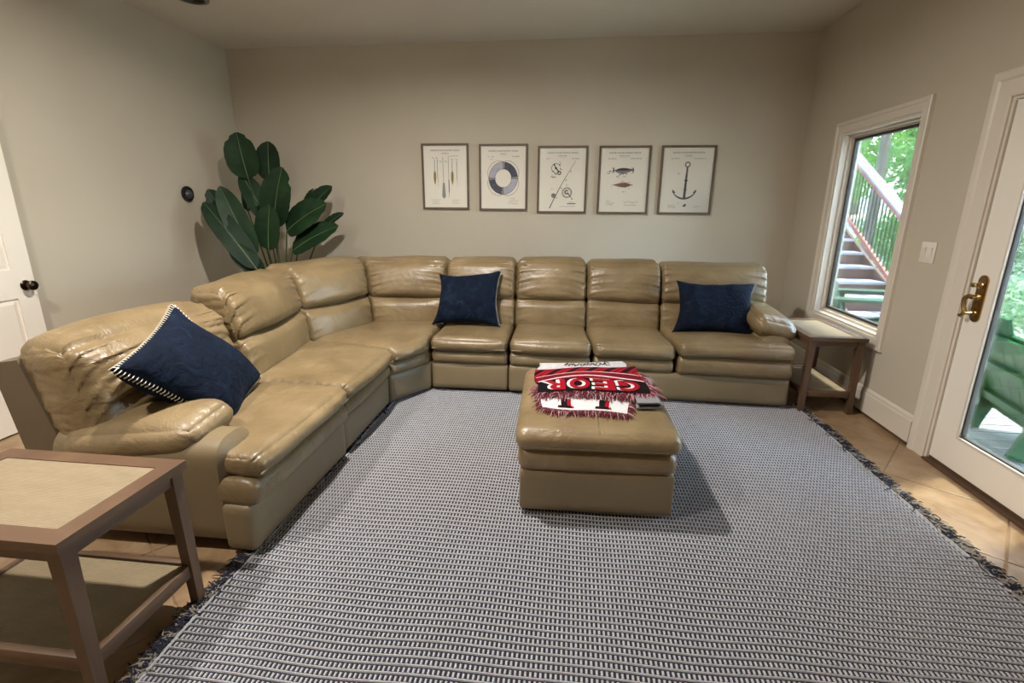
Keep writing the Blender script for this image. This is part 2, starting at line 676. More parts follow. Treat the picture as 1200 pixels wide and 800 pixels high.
bb = [(0, 0.022), (0.016, 0.022), (0.016, 0.165), (0.012, 0.172), (0.012, 0.186), (0.007, 0.198), (0.0, 0.204)]
put_r = lambda u, w, a: (R - u, a, w)
put_l = lambda u, w, a: (L + u, a, w)
put_b = lambda u, w, a: (a, D - u, w)
gap = [(0, 0.0), (0.009, 0.0), (0.009, 0.03), (0, 0.03)]
bbr = moulding('baseboard_right', bb, 3.185, D - 0.02, put_r)
struct(bbr, 'tall white baseboard between door and corner')
moulding('shadow_gap', gap, 3.185, D - 0.02, put_r, bbr, SWEEP)
struct(moulding('baseboard_right.001', bb, Y0 + 0.002, 1.92, put_r))
struct(moulding('baseboard_back', bb, L + 0.02, R - 0.02, put_b))
struct(moulding('baseboard_left', bb, 3.05, D - 0.002, put_l))


# ------------------------------------------------------------------ window_1
def casing(name, y0, y1, z0, z1, w, parent, floor_ends=False):
    """mitred casing around an opening in the right wall: flat board with a raised outer bead"""
    prof = [(0.0, 0.0), (0.0, 0.014), (0.012, 0.018), (w * 0.62, 0.018), (w * 0.70, 0.026), (w * 0.92, 0.028), (w, 0.022), (w, 0.0)]
    out = []
    sides = ['top', 'near', 'far'] + ([] if floor_ends else ['bottom'])
    for sd in sides:
        v, n = [], len(prof)
        for e in (0, 1):
            for u, h in prof:
                if sd == 'top':
                    p = (R - h, (y0 - u) if e == 0 else (y1 + u), z1 + u)
                elif sd == 'bottom':
                    p = (R - h, (y0 - u) if e == 0 else (y1 + u), z0 - u)
                elif sd == 'near':
                    p = (R - h, y0 - u, (z0 - (0 if floor_ends else u)) if e == 0 else z1 + u)
                else:
                    p = (R - h, y1 + u, (z0 - (0 if floor_ends else u)) if e == 0 else z1 + u)
                v.append(p)
        f = [tuple(range(n)), tuple(range(2 * n - 1, n - 1, -1))] + [(i, (i + 1) % n, n + (i + 1) % n, n + i) for i in range(n)]
        out.append(B().add(v, f).build(name, TRIM, parent, smooth=False))
    return out


win = bpy.data.objects.new('window_1', None)
C.objects.link(win)
win.location = (R, (WY0 + WY1) / 2, WZ0)
struct(win, 'tall fixed window with wide white casing above the end table')
casing('casing', WY0, WY1, WZ0, WZ1, 0.085, win)
for nm, dims in (('jamb', (R - 0.004, R + T, WY0, WY0 + 0.018, WZ0, WZ1)), ('jamb', (R - 0.004, R + T, WY1 - 0.018, WY1, WZ0, WZ1)),
                 ('head_jamb', (R - 0.004, R + T, WY0 + 0.018, WY1 - 0.018, WZ1 - 0.018, WZ1)), ('sill', (R - 0.004, R + T, WY0 + 0.018, WY1 - 0.018, WZ0, WZ0 + 0.018))):
    box_obj(nm, dims, TRIM, win)


def ring_frame(name, x0, x1, y0, y1, z0, z1, w, mat, parent, bev=0.003):
    b = B()
    b.box(x0, x1, y0, y1, z1 - w, z1, bev).box(x0, x1, y0, y1, z0, z0 + w, bev)
    b.box(x0, x1, y0, y0 + w, z0 + w, z1 - w, bev).box(x0, x1, y1 - w, y1, z0 + w, z1 - w, bev)
    return b.build(name, mat, parent)


a0, a1, c0, c1 = WY0 + 0.018, WY1 - 0.018, WZ0 + 0.018, WZ1 - 0.018
ring_frame('stop', R + 0.045, R + 0.075, a0, a1, c0, c1, 0.02, TRIM, win)
ring_frame('sash', R + 0.075, R + 0.115, a0, a1, c0, c1, 0.042, TRIM, win)
ring_frame('gasket', R + 0.070, R + 0.100, a0 + 0.036, a1 - 0.036, c0 + 0.03, c1 - 0.03, 0.02, GASKET, win)
B().box(R + 0.09, R + 0.094, a0 + 0.04, a1 - 0.04, c0 + 0.04, c1 - 0.04).build('pane', GLASS, win, smooth=False)

# ------------------------------------------------------------------ door_1: glazed door to the deck
dr = bpy.data.objects.new('door_1', None)
C.objects.link(dr)
dr.location = (R, (DY0 + DY1) / 2, 0)
struct(dr, 'white full-glass door to the deck with brass handle')
casing('casing', DY0, DY1, 0.0, DZ, 0.135, dr, True)
box_obj('jamb', (R - 0.004, R + T, DY1 - 0.016, DY1, 0, DZ), TRIM, dr)
box_obj('jamb', (R - 0.004, R + T, DY0, DY0 + 0.016, 0, DZ), TRIM, dr)
box_obj('head_jamb', (R - 0.004, R + T, DY0 + 0.016, DY1 - 0.016, DZ - 0.016, DZ), TRIM, dr)
box_obj('threshold', (R - 0.03, R + T, DY0 + 0.016, DY1 - 0.016, 0.0, 0.012), SWEEP, dr)
y0, y1, z0, z1 = DY0 + 0.02, DY1 - 0.021, 0.03, DZ - 0.02
gy0, gy1, gz0, gz1 = y0 + 0.165, y1 - 0.170, 0.222, z1 - 0.165
b = B()
X0, X1 = R + 0.006, R + 0.05
b.box(X0, X1, y0, gy0, z0, z1).box(X0, X1, gy1, y1, z0, z1).box(X0, X1, gy0, gy1, z0, gz0).box(X0, X1, gy0, gy1, gz1, z1)
b.build('leaf', DOORP, dr, smooth=False)
box_obj('sweep', (X0 + 0.004, X1, y0, y1, 0.012, 0.032), SWEEP, dr)
ring_frame('glazing_bead', X0 - 0.008, X0 + 0.012, gy0 - 0.004, gy1 + 0.004, gz0 - 0.004, gz1 + 0.004, 0.014, TRIM, dr)
ring_frame('gasket', X0 + 0.004, X0 + 0.030, gy0 + 0.006, gy1 - 0.006, gz0 + 0.006, gz1 - 0.006, 0.012, GASKET, dr)
B().box(X0 + 0.018, X0 + 0.022, gy0, gy1, gz0, gz1).build('pane', GLASS, dr, smooth=False)
# brass handle set: long rounded plate, thumb turn, scrolled lever
hy = 2.935
pl = B()
pts = []
for k in range(13):
    q = math.pi * k / 12
    pts.append((hy + 0.033 * math.cos(q), 1.108 + 0.033 * math.sin(q)))
for k in range(13):
    q = math.pi + math.pi * k / 12
    pts.append((hy + 0.033 * math.cos(q), 0.915 + 0.033 * math.sin(q)))
pl.prism(pts, X0, X0 - 0.007, lambda u, w, a: (a, u, w))
pts2 = [(hy + (u - hy) * 0.75, 1.015 + (w - 1.015) * 0.95) for u, w in pts]
pl.prism(pts2, X0 - 0.006, X0 - 0.011, lambda u, w, a: (a, u, w))
plate = pl.build('handle_plate', BRASS, dr)
tb = B().lathe([(0.018, 0), (0.02, -0.006), (0.012, -0.012), (0.008, -0.022)], (X0 - 0.011, hy, 1.085), 'x', 16)
tb.box(X0 - 0.052, X0 - 0.030, hy - 0.006, hy + 0.022, 1.074, 1.098, 0.004)
tb.build('thumb_turn', BRASS, plate)
lv = B().lathe([(0.019, 0), (0.02, -0.008), (0.011, -0.014), (0.011, -0.036)], (X0 - 0.011, hy, 1.02), 'x', 16)
lv.tube([(X0 - 0.040, hy - 0.004, 1.022), (X0 - 0.046, hy + 0.014, 1.024), (X0 - 0.048, hy + 0.032, 1.016), (X0 - 0.046, hy + 0.046, 0.998), (X0 - 0.042, hy + 0.046, 0.970), (X0 - 0.040, hy + 0.036, 0.945),
         (X0 - 0.042, hy + 0.030, 0.925), (X0 - 0.045, hy + 0.042, 0.908), (X0 - 0.048, hy + 0.056, 0.912)], [0.012, 0.013, 0.012, 0.011, 0.011, 0.012, 0.012, 0.011, 0.007], 10)
lv.tube([(X0 - 0.02, hy + 0.0, 0.935), (X0 - 0.032, hy + 0.012, 0.93), (X0 - 0.041, hy + 0.032, 0.928)], 0.009, 8)
lv.build('lever', BRASS, plate)
B().lathe([(0.016, 0), (0.017, -0.005), (0.012, -0.009)], (X0 - 0.011, hy, 0.93), 'x', 16).build('keyhole_cover', BRASS, plate)

# ------------------------------------------------------------------ door_2: white panelled door leaf standing open against the left wall
d2 = bpy.data.objects.new('door_2', None)
C.objects.link(d2)
d2.location = (L + 0.05, 2.5, 0)
struct(d2, 'white six-panel door with dark bronze knob beside the sofa')
dx0, dx1 = L + 0.038, L + 0.074
dy0, dy1, dz0, dz1 = 2.125, 2.935, 0.012, 2.03
b = B()
stile, mull = 0.125, 0.10
ys = [dy0, dy0 + stile, (dy0 + dy1 - mull) / 2, (dy0 + dy1 + mull) / 2, dy1 - stile, dy1]
zs = [dz0, 0.245, 0.875, 1.065, 1.60, 1.70, 1.91, dz1]
b.box(dx0, dx1 - 0.010, dy0, dy1, dz0, dz1)
for k in (0, 4):
    b.box(dx1 - 0.012, dx1, ys[k], ys[k + 1], dz0, dz1)
for k in (0, 2, 4, 6):
    b.box(dx1 - 0.012, dx1, ys[1], ys[4], zs[k], zs[k + 1])
for k in (1, 3, 5):
    b.box(dx1 - 0.012, dx1, ys[2], ys[3], zs[k], zs[k + 1])
b.build('leaf', DOORP, d2, smooth=False)
for k in (1, 3, 5):
    for (p0, p1) in ((ys[1], ys[2]), (ys[3], ys[4])):
        q0, q1 = zs[k], zs[k + 1]
        v = []
        for ins, x in ((0.008, dx1 - 0.010), (0.035, dx1 - 0.003)):
            v += [(x, p0 + ins, q0 + ins), (x, p1 - ins, q0 + ins), (x, p1 - ins, q1 - ins), (x, p0 + ins, q1 - ins)]
        f = [(0, 1, 5, 4), (1, 2, 6, 5), (2, 3, 7, 6), (3, 0, 4, 7), (4, 5, 6, 7), (3, 2, 1, 0)]
        B().add(v, f).build('door_panel', DOORP, d2, smooth=False)
kb = B().lathe([(0.033, 0.0), (0.034, 0.004), (0.028, 0.009), (0.013, 0.012), (0.011, 0.030), (0.018, 0.036), (0.029, 0.044), (0.033, 0.054), (0.031, 0.064), (0.022, 0.071), (0.0, 0.073)], (dx1, 2.872, 0.955), 'x', 24)
kb.build('knob', BRONZE, d2)
for z in (0.25, 1.0, 1.8):
    box_obj('hinge', (dx0 + 0.004, dx1 - 0.004, dy0 - 0.012, dy0, z, z + 0.09), BRONZE, d2)

# ------------------------------------------------------------------ light switch, wall grommet, ceiling fittings
sw = thing('light_switch', 'white double rocker light switch plate between window and glazed door', 'light switch', (R, 3.40, 1.22))
sp = B().box(R - 0.007, R - 0.0005, 3.335, 3.465, 1.158, 1.288, 0.004).build('plate', PLASTIC, sw)
for yy in (3.372, 3.428):
    v = [(R - 0.007, yy - 0.017, 1.19), (R - 0.007, yy + 0.017, 1.19), (R - 0.007, yy + 0.017, 1.256), (R - 0.007, yy - 0.017, 1.256),
         (R - 0.009, yy - 0.016, 1.191), (R - 0.009, yy + 0.016, 1.191), (R - 0.015, yy + 0.016, 1.255), (R - 0.015, yy - 0.016, 1.255)]
    B().add(v, [(0, 1, 2, 3), (4, 7, 6, 5), (0, 4, 5, 1), (1, 5, 6, 2), (2, 6, 7, 3), (3, 7, 4, 0)]).build('rocker', PLASTIC, sp, smooth=False)

cm = thing('wall_speaker', 'small round black speaker on the wall beside the plant', 'speaker', (L, 4.54, 1.585))
B().lathe([(0.070, 0.0005), (0.073, 0.012), (0.070, 0.022), (0.060, 0.026), (0.058, 0.016), (0.0, 0.014)], (L, 4.54, 1.585), 'x', 28).build('ring', DARKP, cm)
B().lathe([(0.046, 0.012), (0.044, 0.024), (0.034, 0.036), (0.018, 0.042), (0.0, 0.044)], (L, 4.545, 1.58), 'x', 24).build('dome', GREYP, cm)


def can_light(x, y, label, watts, lit=True):
    t = thing('recessed_light', label, 'ceiling light', (x, y, H))
    n = 28
    B().lathe([(0.095, -0.0005), (0.095, -0.006), (0.078, -0.009), (0.066, -0.004), (0.064, -0.0005)], (x, y, H), 'z', n).build('trim_ring', PLASTIC, t)
    e = bpy.data.materials.new('lamp_lens')
    e.use_nodes = True
    eb = e.node_tree.nodes['Principled BSDF']
    eb.inputs['Base Color'].default_value = (0.9, 0.88, 0.82, 1)
    if lit:
        eb.inputs['Emission Color'].default_value = (1.0, 0.92, 0.80, 1)
        eb.inputs['Emission Strength'].default_value = 6.0
    B().lathe([(0.064, -0.003), (0.0, -0.004)], (x, y, H), 'z', n).build('lens', e, t)
    if lit:
        ld = bpy.data.lights.new('lamp_glow', 'AREA')
        ld.shape = 'DISK'
        ld.size = 0.13
        ld.energy = watts
        ld.color = (1.0, 0.95, 0.88)
        ld.spread = math.radians(172)
        lo = bpy.data.objects.new('lamp_glow', ld)
        C.objects.link(lo)
        lo.parent = t
        lo.location = (0, 0, -0.02)
    return t


can_light(-1.05, 2.45, 'lit recessed ceiling light above the left arm of the sofa', CAN_WATTS * 1.05)
can_light(-2.1, 0.7, 'lit recessed ceiling light above the nearer walnut end table', CAN_WATTS * 0.6)
can_light(1.1, -0.6, 'unlit recessed ceiling light near the front wall by the garden side', 0, lit=False)
vt = thing('ceiling_vent', 'small round grey ceiling vent above the plant corner', 'vent', (-3.05, 4.16, H))
B().lathe([(0.12, -0.0005), (0.118, -0.012), (0.095, -0.016), (0.09, -0.008), (0.0, -0.008)], (-3.05, 4.16, H), 'z', 28).build('flange', VENT, vt)
for r_ in (0.03, 0.055, 0.078):
    B().lathe([(r_, -0.008), (r_ + 0.004, -0.016), (r_ + 0.012, -0.010), (r_ + 0.012, -0.008)], (-3.05, 4.16, H), 'z', 28).build('louver', GASKET, vt)
#@SOFA@
# ------------------------------------------------------------------ soft shapes
def grid_box(n):
    idx, vs, fs = {}, [], []

    def vid(i, j, k):
        if (i, j, k) not in idx:
            idx[(i, j, k)] = len(vs)
            vs.append((2 * i / n[0] - 1, 2 * j / n[1] - 1, 2 * k / n[2] - 1))
        return idx[(i, j, k)]
    for ax in range(3):
        u, w = [(1, 2), (2, 0), (0, 1)][ax]
        for side in (0, n[ax]):
            for i in range(n[u]):
                for j in range(n[w]):
                    c = []
                    for di, dj in ((0, 0), (1, 0), (1, 1), (0, 1)):
                        t = [0, 0, 0]
                        t[ax], t[u], t[w] = side, i + di, j + dj
                        c.append(vid(*t))
                    fs.append(tuple(c) if side else tuple(reversed(c)))
    return np.array(vs), fs


_gb = {}


def waves(p, freq, seed, n=7):
    """cheap smooth noise in about -1..1 for an (N, 3) array"""
    g = np.random.default_rng(seed)
    out = np.zeros(len(p))
    for _ in range(n):
        k = g.normal(size=3)
        k *= freq * (0.6 + g.random()) / np.linalg.norm(k)
        out += np.sin(p @ k + g.random() * 6.283)
    return out / math.sqrt(n) / 1.2


def cushion(name, mat, parent, put, half, r, n, puff=(0, 0, 0), ends=0.0, ends_len=0.09, ends_freq=75, lump=0.004, lump_f=9, creases=(), seed=0, end_sides=(-1, 1), hem=0.0, ra=None, seamy=0.0, topround=0.0):
    """soft upholstered block: rounded box with bulging faces, gathers at both ends of its first axis, lumps and crease lines.
    put maps local (N, 3) metres to world (N, 3)."""
    n = tuple(n)
    if n not in _gb:
        _gb[n] = grid_box(n)
    q, f = _gb[n]
    half = np.array(half, float)
    qq = np.sign(q) * (1 - (1 - np.abs(q)) ** 1.25)     # a little denser near the edges
    p = qq * half
    rr = np.minimum(np.array([r if ra is None else ra, r, r]), half)
    inner = np.clip(p, -(half - rr), half - rr)
    dv = (p - inner) / rr
    ln = np.linalg.norm(dv, axis=1, keepdims=True)
    p = inner + np.where(ln > 1e-6, dv / np.maximum(ln, 1e-6), 0) * rr
    out = qq ** 5
    out /= np.maximum(np.linalg.norm(out, axis=1, keepdims=True), 1e-6)
    for k in range(3):
        i, j = [(1, 2), (0, 2), (0, 1)][k]
        p[:, k] += puff[k] * qq[:, k] ** 3 * (1 - np.abs(qq[:, i]) ** 2.4) * (1 - np.abs(qq[:, j]) ** 2.4)
    disp = lump * waves(p + seed, lump_f, seed)
    if ends:
        for sd in end_sides:
            e = (1 - sd * qq[:, 0]) * half[0]
            ph = waves(p * np.array([0.4, 1, 1]) + seed, 7, seed + 3) * 3.0
            s = np.sin((p[:, 1] + 0.6 * p[:, 2]) * ends_freq + ph)
            disp += ends * np.exp(-e / ends_len) * (0.45 * s - 0.9 * (1 - np.abs(s)) ** 2)
            disp -= hem * np.exp(-e / 0.02)
    if seamy:                                        # sagging folds that run along the block and fade towards its middle
        fade = 0.35 + 0.65 * np.abs(qq[:, 0]) ** 1.5
        s = np.sin(p[:, 2] * 44 + 2.2 * waves(p * np.array([0.8, 0.5, 1]), 6, seed + 9) + 0.7 * np.sin(p[:, 0] * 6 + seed))
        disp += seamy * fade * (0.5 * s - (1 - np.abs(s)) ** 2)
    for (ax, pos, depth, width) in creases:          # grooves across the block
        wob = 0.010 * np.sin(p[:, (ax + 1) % 2 if ax < 2 else 0] * 14 + seed)
        disp -= depth * np.exp(-((p[:, ax] - pos + wob) / width) ** 2)
    if topround:
        t = np.clip((p[:, 2] - (half[2] - topround)) / topround, 0, 1.15)
        p[:, 0] -= np.sign(qq[:, 0]) * topround * 0.8 * (1 - np.sqrt(np.maximum(0, 1 - np.minimum(t, 1) ** 2.4))) * np.abs(qq[:, 0]) ** 6
    p = p + out * disp[:, None] * np.array([0.25 if ends or seamy else 1.0, 1, 1])
    return B().add(put(p).tolist(), f).build(name, mat, parent, recalc=False)


# ------------------------------------------------------------------ the sectional sofa
# front edge and back-ridge points at the module boundaries, walking from the left end round the corner to the right end
FP = np.array([(-1.30, 1.66), (-1.30, 2.57), (-1.305, 3.36), (-1.205, 3.53), (-1.09, 3.73), (-0.45, 3.735), (0.21, 3.725), (0.845, 3.715), (1.69, 3.69)])
BP = np.array([(-2.12, 1.70), (-2.10, 2.62), (-2.26, 3.58), (-1.95, 4.42), (-1.09, 4.475), (-0.46, 4.475), (0.16, 4.475), (0.79, 4.47), (1.66, 4.45)])


def sofa_xy(s, d):
    """s: module index (0..8), d: metres behind the front edge"""
    s = np.clip(s, 0, 7.99999)
    i = np.floor(s).astype(int)
    u = (s - i)[:, None]
    f = FP[i] * (1 - u) + FP[i + 1] * u
    b_ = BP[i] * (1 - u) + BP[i + 1] * u
    return f + (b_ - f) * (d / 0.75)[:, None]


def seg_len(i0, i1, d):
    ss = np.linspace(i0, i1, 25)
    p = sofa_xy(ss, np.full(25, d))
    return float(np.linalg.norm(np.diff(p, axis=0), axis=1).sum())


def sofa_put(i0, i1, la, dc, zc, lean=0.0, zref=None, extra=(0.0, 0.0)):
    def put(p):
        s = (i0 + i1) / 2 + p[:, 0] / (la / 2) * (i1 - i0) / 2
        z = zc + p[:, 2]
        d = dc + p[:, 1] + (z - (zc if zref is None else zref)) * lean
        xy = sofa_xy(s, d)
        lo, hi = np.minimum(s - 0, 0), np.maximum(s - 8, 0)
        xy[:, 1] += lo * 0.9            # past the left end
        xy[:, 0] += hi * 0.85           # past the right end
        return np.column_stack([xy, z])
    return put


SOFA = thing('sectional_sofa', 'large tan leather sectional sofa that wraps round the corner', 'sofa', (-0.9, 3.9, 0))


def block(name, i0, i1, d0, d1, z0, z1, r, n, g=0.006, mat=None, lean=0.0, over=(0, 0), **kw):
    la = seg_len(i0, i1, (d0 + d1) / 2)
    half = (la / 2 - g, (d1 - d0) / 2, (z1 - z0) / 2)
    return cushion(name, mat or LEATHER, SOFA, sofa_put(i0 - over[0], i1 + over[1], la, (d0 + d1) / 2, (z0 + z1) / 2, lean), half, r, n, **kw)


mods = [(0, 1), (1, 2), (2, 4), (4, 5), (5, 6), (6, 7), (7, 8)]
for k, (i0, i1) in enumerate(mods):
    wide = 2 if i1 - i0 > 1 else 1
    e0 = -0.03 if k == 0 else 0.0
    e1 = 0.005 if k == 6 else 0.0
    zt = {0: 0.478, 6: 0.505}.get(k, 0.472)
    zm = {0: 0.362, 6: 0.385}.get(k, 0.352)
    zr = 0.245
    fr = {0: -0.055, 6: -0.055}.get(k, -0.040)
    nx = 46 * wide
    sc = block('seat_cushion', i0, i1, fr, 0.62, zm, zt, 0.055, (nx, 44, 12), puff=(0, 0.02, 0.020), ends=0.009, ends_len=0.06, ends_freq=105, lump=0.008, lump_f=10, ra=0.04,
               creases=((1, -0.02, 0.004, 0.02),) if k in (0, 1) else (), seed=k, over=(e0, e1), hem=0.004)
    # welt along the lower edge of the nose
    la = seg_len(i0, i1, 0)
    ss = np.linspace(i0 + 0.04, i1 - 0.04, 24 * wide)
    xy = sofa_xy(ss, np.full(len(ss), fr - 0.003))
    B().tube([(x, y, zm + 0.038) for x, y in xy], 0.0042, 6).build('welt', LEATHER_FLAT, sc)
    block('seat_roll', i0, i1, fr + 0.012 if k in (0, 6) else fr + 0.022, 0.16, zr, zm + 0.012, 0.052, (nx, 10, 10), puff=(0, 0.012, 0), ends=0.004, ends_len=0.10, ends_freq=90, ra=0.03,
          lump=0.003, lump_f=14, seed=20 + k, over=(0.0, e1 * 0.6), hem=0.003)
    if k not in (4, 5):        # the three seats at the right end share one long base panel
        b0 = 5 if k == 6 else i0
        block('base_panel', b0, i1, -0.012 if k in (0, 6) else 0.0, 0.12, 0.034, zr + 0.012, 0.026, (nx // 2 * (3 if k == 6 else 1), 6, 8), mat=LEATHER_FLAT, puff=(0, 0.008, 0), lump=0.002, lump_f=8, seed=40 + k, g=0.003)
    block('seat_frame', i0, i1, 0.11, 0.92, 0.05, 0.40, 0.03, (6 * wide, 4, 4), mat=BLACK, g=0.03, lump=0)

# backs: a deep upper cushion over a lumbar roll
backs = [(1, 2), (2, 3), (3, 4), (4, 5), (5, 6), (6, 7), (7, 8)]
for k, (i0, i1) in enumerate(backs):
    top = (1.02, 1.035, 1.03, 1.04, 1.045, 1.04, 1.03)[k]
    cr = 0.69 if k > 1 else 0.70
    strong = 0.020 if k in (0, 2, 4) else 0.014
    block('back_cushion', i0, i1, 0.585, 0.85, cr - 0.02, top, 0.10, (64, 10, 44), lean=0.24, puff=(0, 0.038, 0.006), ends=strong, ends_len=0.10, ends_freq=115, lump=0.007, lump_f=9, seed=60 + k, g=-0.006, hem=0.008, ra=0.04, seamy=0.0015, topround=0.07)
    block('lumbar_cushion', i0, i1, 0.535, 0.80, 0.405, cr + 0.015, 0.085, (52, 8, 34), lean=0.10, puff=(0, 0.030, 0), ends=0.012, ends_len=0.07, ends_freq=110, lump=0.006, lump_f=11, seed=80 + k, g=-0.005, hem=0.007, ra=0.03)
# the left end has one tall, slouching back cushion
block('back_cushion', 0, 1, 0.60, 0.90, 0.42, 0.945, 0.14, (74, 14, 64), lean=0.20, puff=(0, 0.06, 0.03), ends=0.013, ends_len=0.20, ends_freq=95, lump=0.008, lump_f=7,
      seed=99, g=0.0, hem=0.010, over=(0.0, 0), topround=0.08, ra=0.06, seamy=0.011)
# outside back: leaning shell, one panel per module
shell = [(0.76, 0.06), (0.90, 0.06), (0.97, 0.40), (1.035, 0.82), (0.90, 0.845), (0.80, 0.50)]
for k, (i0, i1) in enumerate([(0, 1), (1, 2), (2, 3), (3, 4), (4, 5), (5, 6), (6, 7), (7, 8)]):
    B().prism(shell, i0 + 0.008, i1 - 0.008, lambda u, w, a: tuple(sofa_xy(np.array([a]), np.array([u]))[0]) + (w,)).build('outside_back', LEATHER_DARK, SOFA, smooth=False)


def axis_put(center, ax, ay, tilt=0.0, droop=0.0):
    cx, cy, cz = center
    def put(p):
        x = cx + p[:, 0] * ax[0] + p[:, 1] * ay[0]
        y = cy + p[:, 0] * ax[1] + p[:, 1] * ay[1]
        z = cz + p[:, 2] + tilt * p[:, 0] + droop * p[:, 1]
        return np.column_stack([x, y, z])
    return put


# arms: padded top, rounded arm body
cushion('arm_pad', LEATHER, SOFA, axis_put((-1.825, 1.820, 0.510), (1, 0.02), (0, 1), tilt=0.11, droop=0.10), (0.325, 0.150, 0.070), 0.066, (54, 26, 16), puff=(0, 0.01, 0.026),
        ends=0.006, ends_len=0.09, ends_freq=95, lump=0.006, lump_f=9, seed=120, hem=0.006, ra=0.11, end_sides=(1,))
cushion('arm_body', LEATHER_FLAT, SOFA, axis_put((-1.795, 1.795, 0.285), (1, 0), (0, 1)), (0.405, 0.122, 0.255), 0.10, (18, 10, 18), puff=(0.012, 0.008, 0), lump=0.003, lump_f=8, seed=121, ra=0.035)
cushion('arm_pad', LEATHER, SOFA, axis_put((1.585, 4.15, 0.620), (0, -1), (1, 0), tilt=-0.07, droop=-0.22), (0.36, 0.160, 0.080), 0.078, (54, 26, 16), puff=(0, 0.01, 0.030),
        ends=0.006, ends_len=0.09, ends_freq=95, lump=0.005, lump_f=7, seed=122, hem=0.006, ra=0.10, end_sides=(1,))
cushion('arm_body', LEATHER_FLAT, SOFA, axis_put((1.585, 4.16, 0.290), (0, -1), (1, 0)), (0.385, 0.125, 0.265), 0.10, (18, 10, 18), puff=(0.012, 0.008, 0), lump=0.003, lump_f=8, seed=123, ra=0.035)
for (x, y) in ((-1.42, 1.80), (-1.42, 3.2), (-1.0, 3.92), (0.2, 3.9), (1.5, 3.9)):
    on_rug = x > -1.3 and y < 3.8
    B().lathe([(0.03, 0.0015 if not on_rug else 0.012), (0.034, 0.03), (0.034, 0.06)], (x, y, 0), 'z', 10).build('foot', BLACK, SOFA)
for (x, y) in ((-2.15, 1.85), (-2.15, 3.2), (-1.9, 4.3), (0.2, 4.5), (1.5, 4.5)):
    B().lathe([(0.03, 0.0015), (0.034, 0.03), (0.034, 0.06)], (x, y, 0), 'z', 10).build('foot', BLACK, SOFA)

# ------------------------------------------------------------------ ottoman
OT = thing('ottoman', 'square tan leather ottoman standing on the rug with a folded throw', 'ottoman', (0.155, 2.60, 0.011), math.radians(2.0))


def ot_put(zc):
    c, s_ = math.cos(math.radians(2.0)), math.sin(math.radians(2.0))
    def put(p):
        return np.column_stack([0.155 + p[:, 0] * c - p[:, 1] * s_, 2.60 + p[:, 0] * s_ + p[:, 1] * c, zc + p[:, 2]])
    return put


oc = cushion('top_cushion', LEATHER, OT, ot_put(0.412), (0.392, 0.490, 0.057), 0.056, (34, 38, 10), puff=(0.004, 0.006, 0.012), lump=0.003, lump_f=8, ends=0.002, ends_len=0.05, seed=140)
cs, sn = math.cos(math.radians(2.0)), math.sin(math.radians(2.0))
pts = []
for k in range(65):
    q = 2 * math.pi * k / 64
    u = math.copysign(abs(math.cos(q)) ** 0.16, math.cos(q)) * 0.392
    w = math.copysign(abs(math.sin(q)) ** 0.16, math.sin(q)) * 0.490
    pts.append((0.155 + u * cs - w * sn, 2.60 + u * sn + w * cs, 0.386))
B().tube(pts, 0.0042, 6, caps=False).build('welt', LEATHER_FLAT, oc)
B().tube([(0.155 + 0.0 * cs - w * sn, 2.60 + w * cs, z) for w, z in ((-0.30, 0.484), (-0.40, 0.480), (-0.46, 0.465), (-0.492, 0.43), (-0.494, 0.40))], 0.003, 6).build('seam', LEATHER_FLAT, oc)
cushion('middle_cushion', LEATHER, OT, ot_put(0.303), (0.380, 0.474, 0.065), 0.055, (30, 32, 10), puff=(0.006, 0.006, 0), lump=0.003, lump_f=9, seed=141)
cushion('base', LEATHER_FLAT, OT, ot_put(0.143), (0.372, 0.466, 0.111), 0.022, (20, 22, 8), puff=(0.003, 0.003, 0), lump=0.002, seed=142)
for u in (-0.30, 0.30):
    for w in (-0.36, 0.40):
        B().lathe([(0.025, 0.0125), (0.028, 0.03), (0.028, 0.07)], (0.155 + u * cs - w * sn, 2.60 + u * sn + w * cs, 0), 'z', 10).build('foot', BLACK, OT)


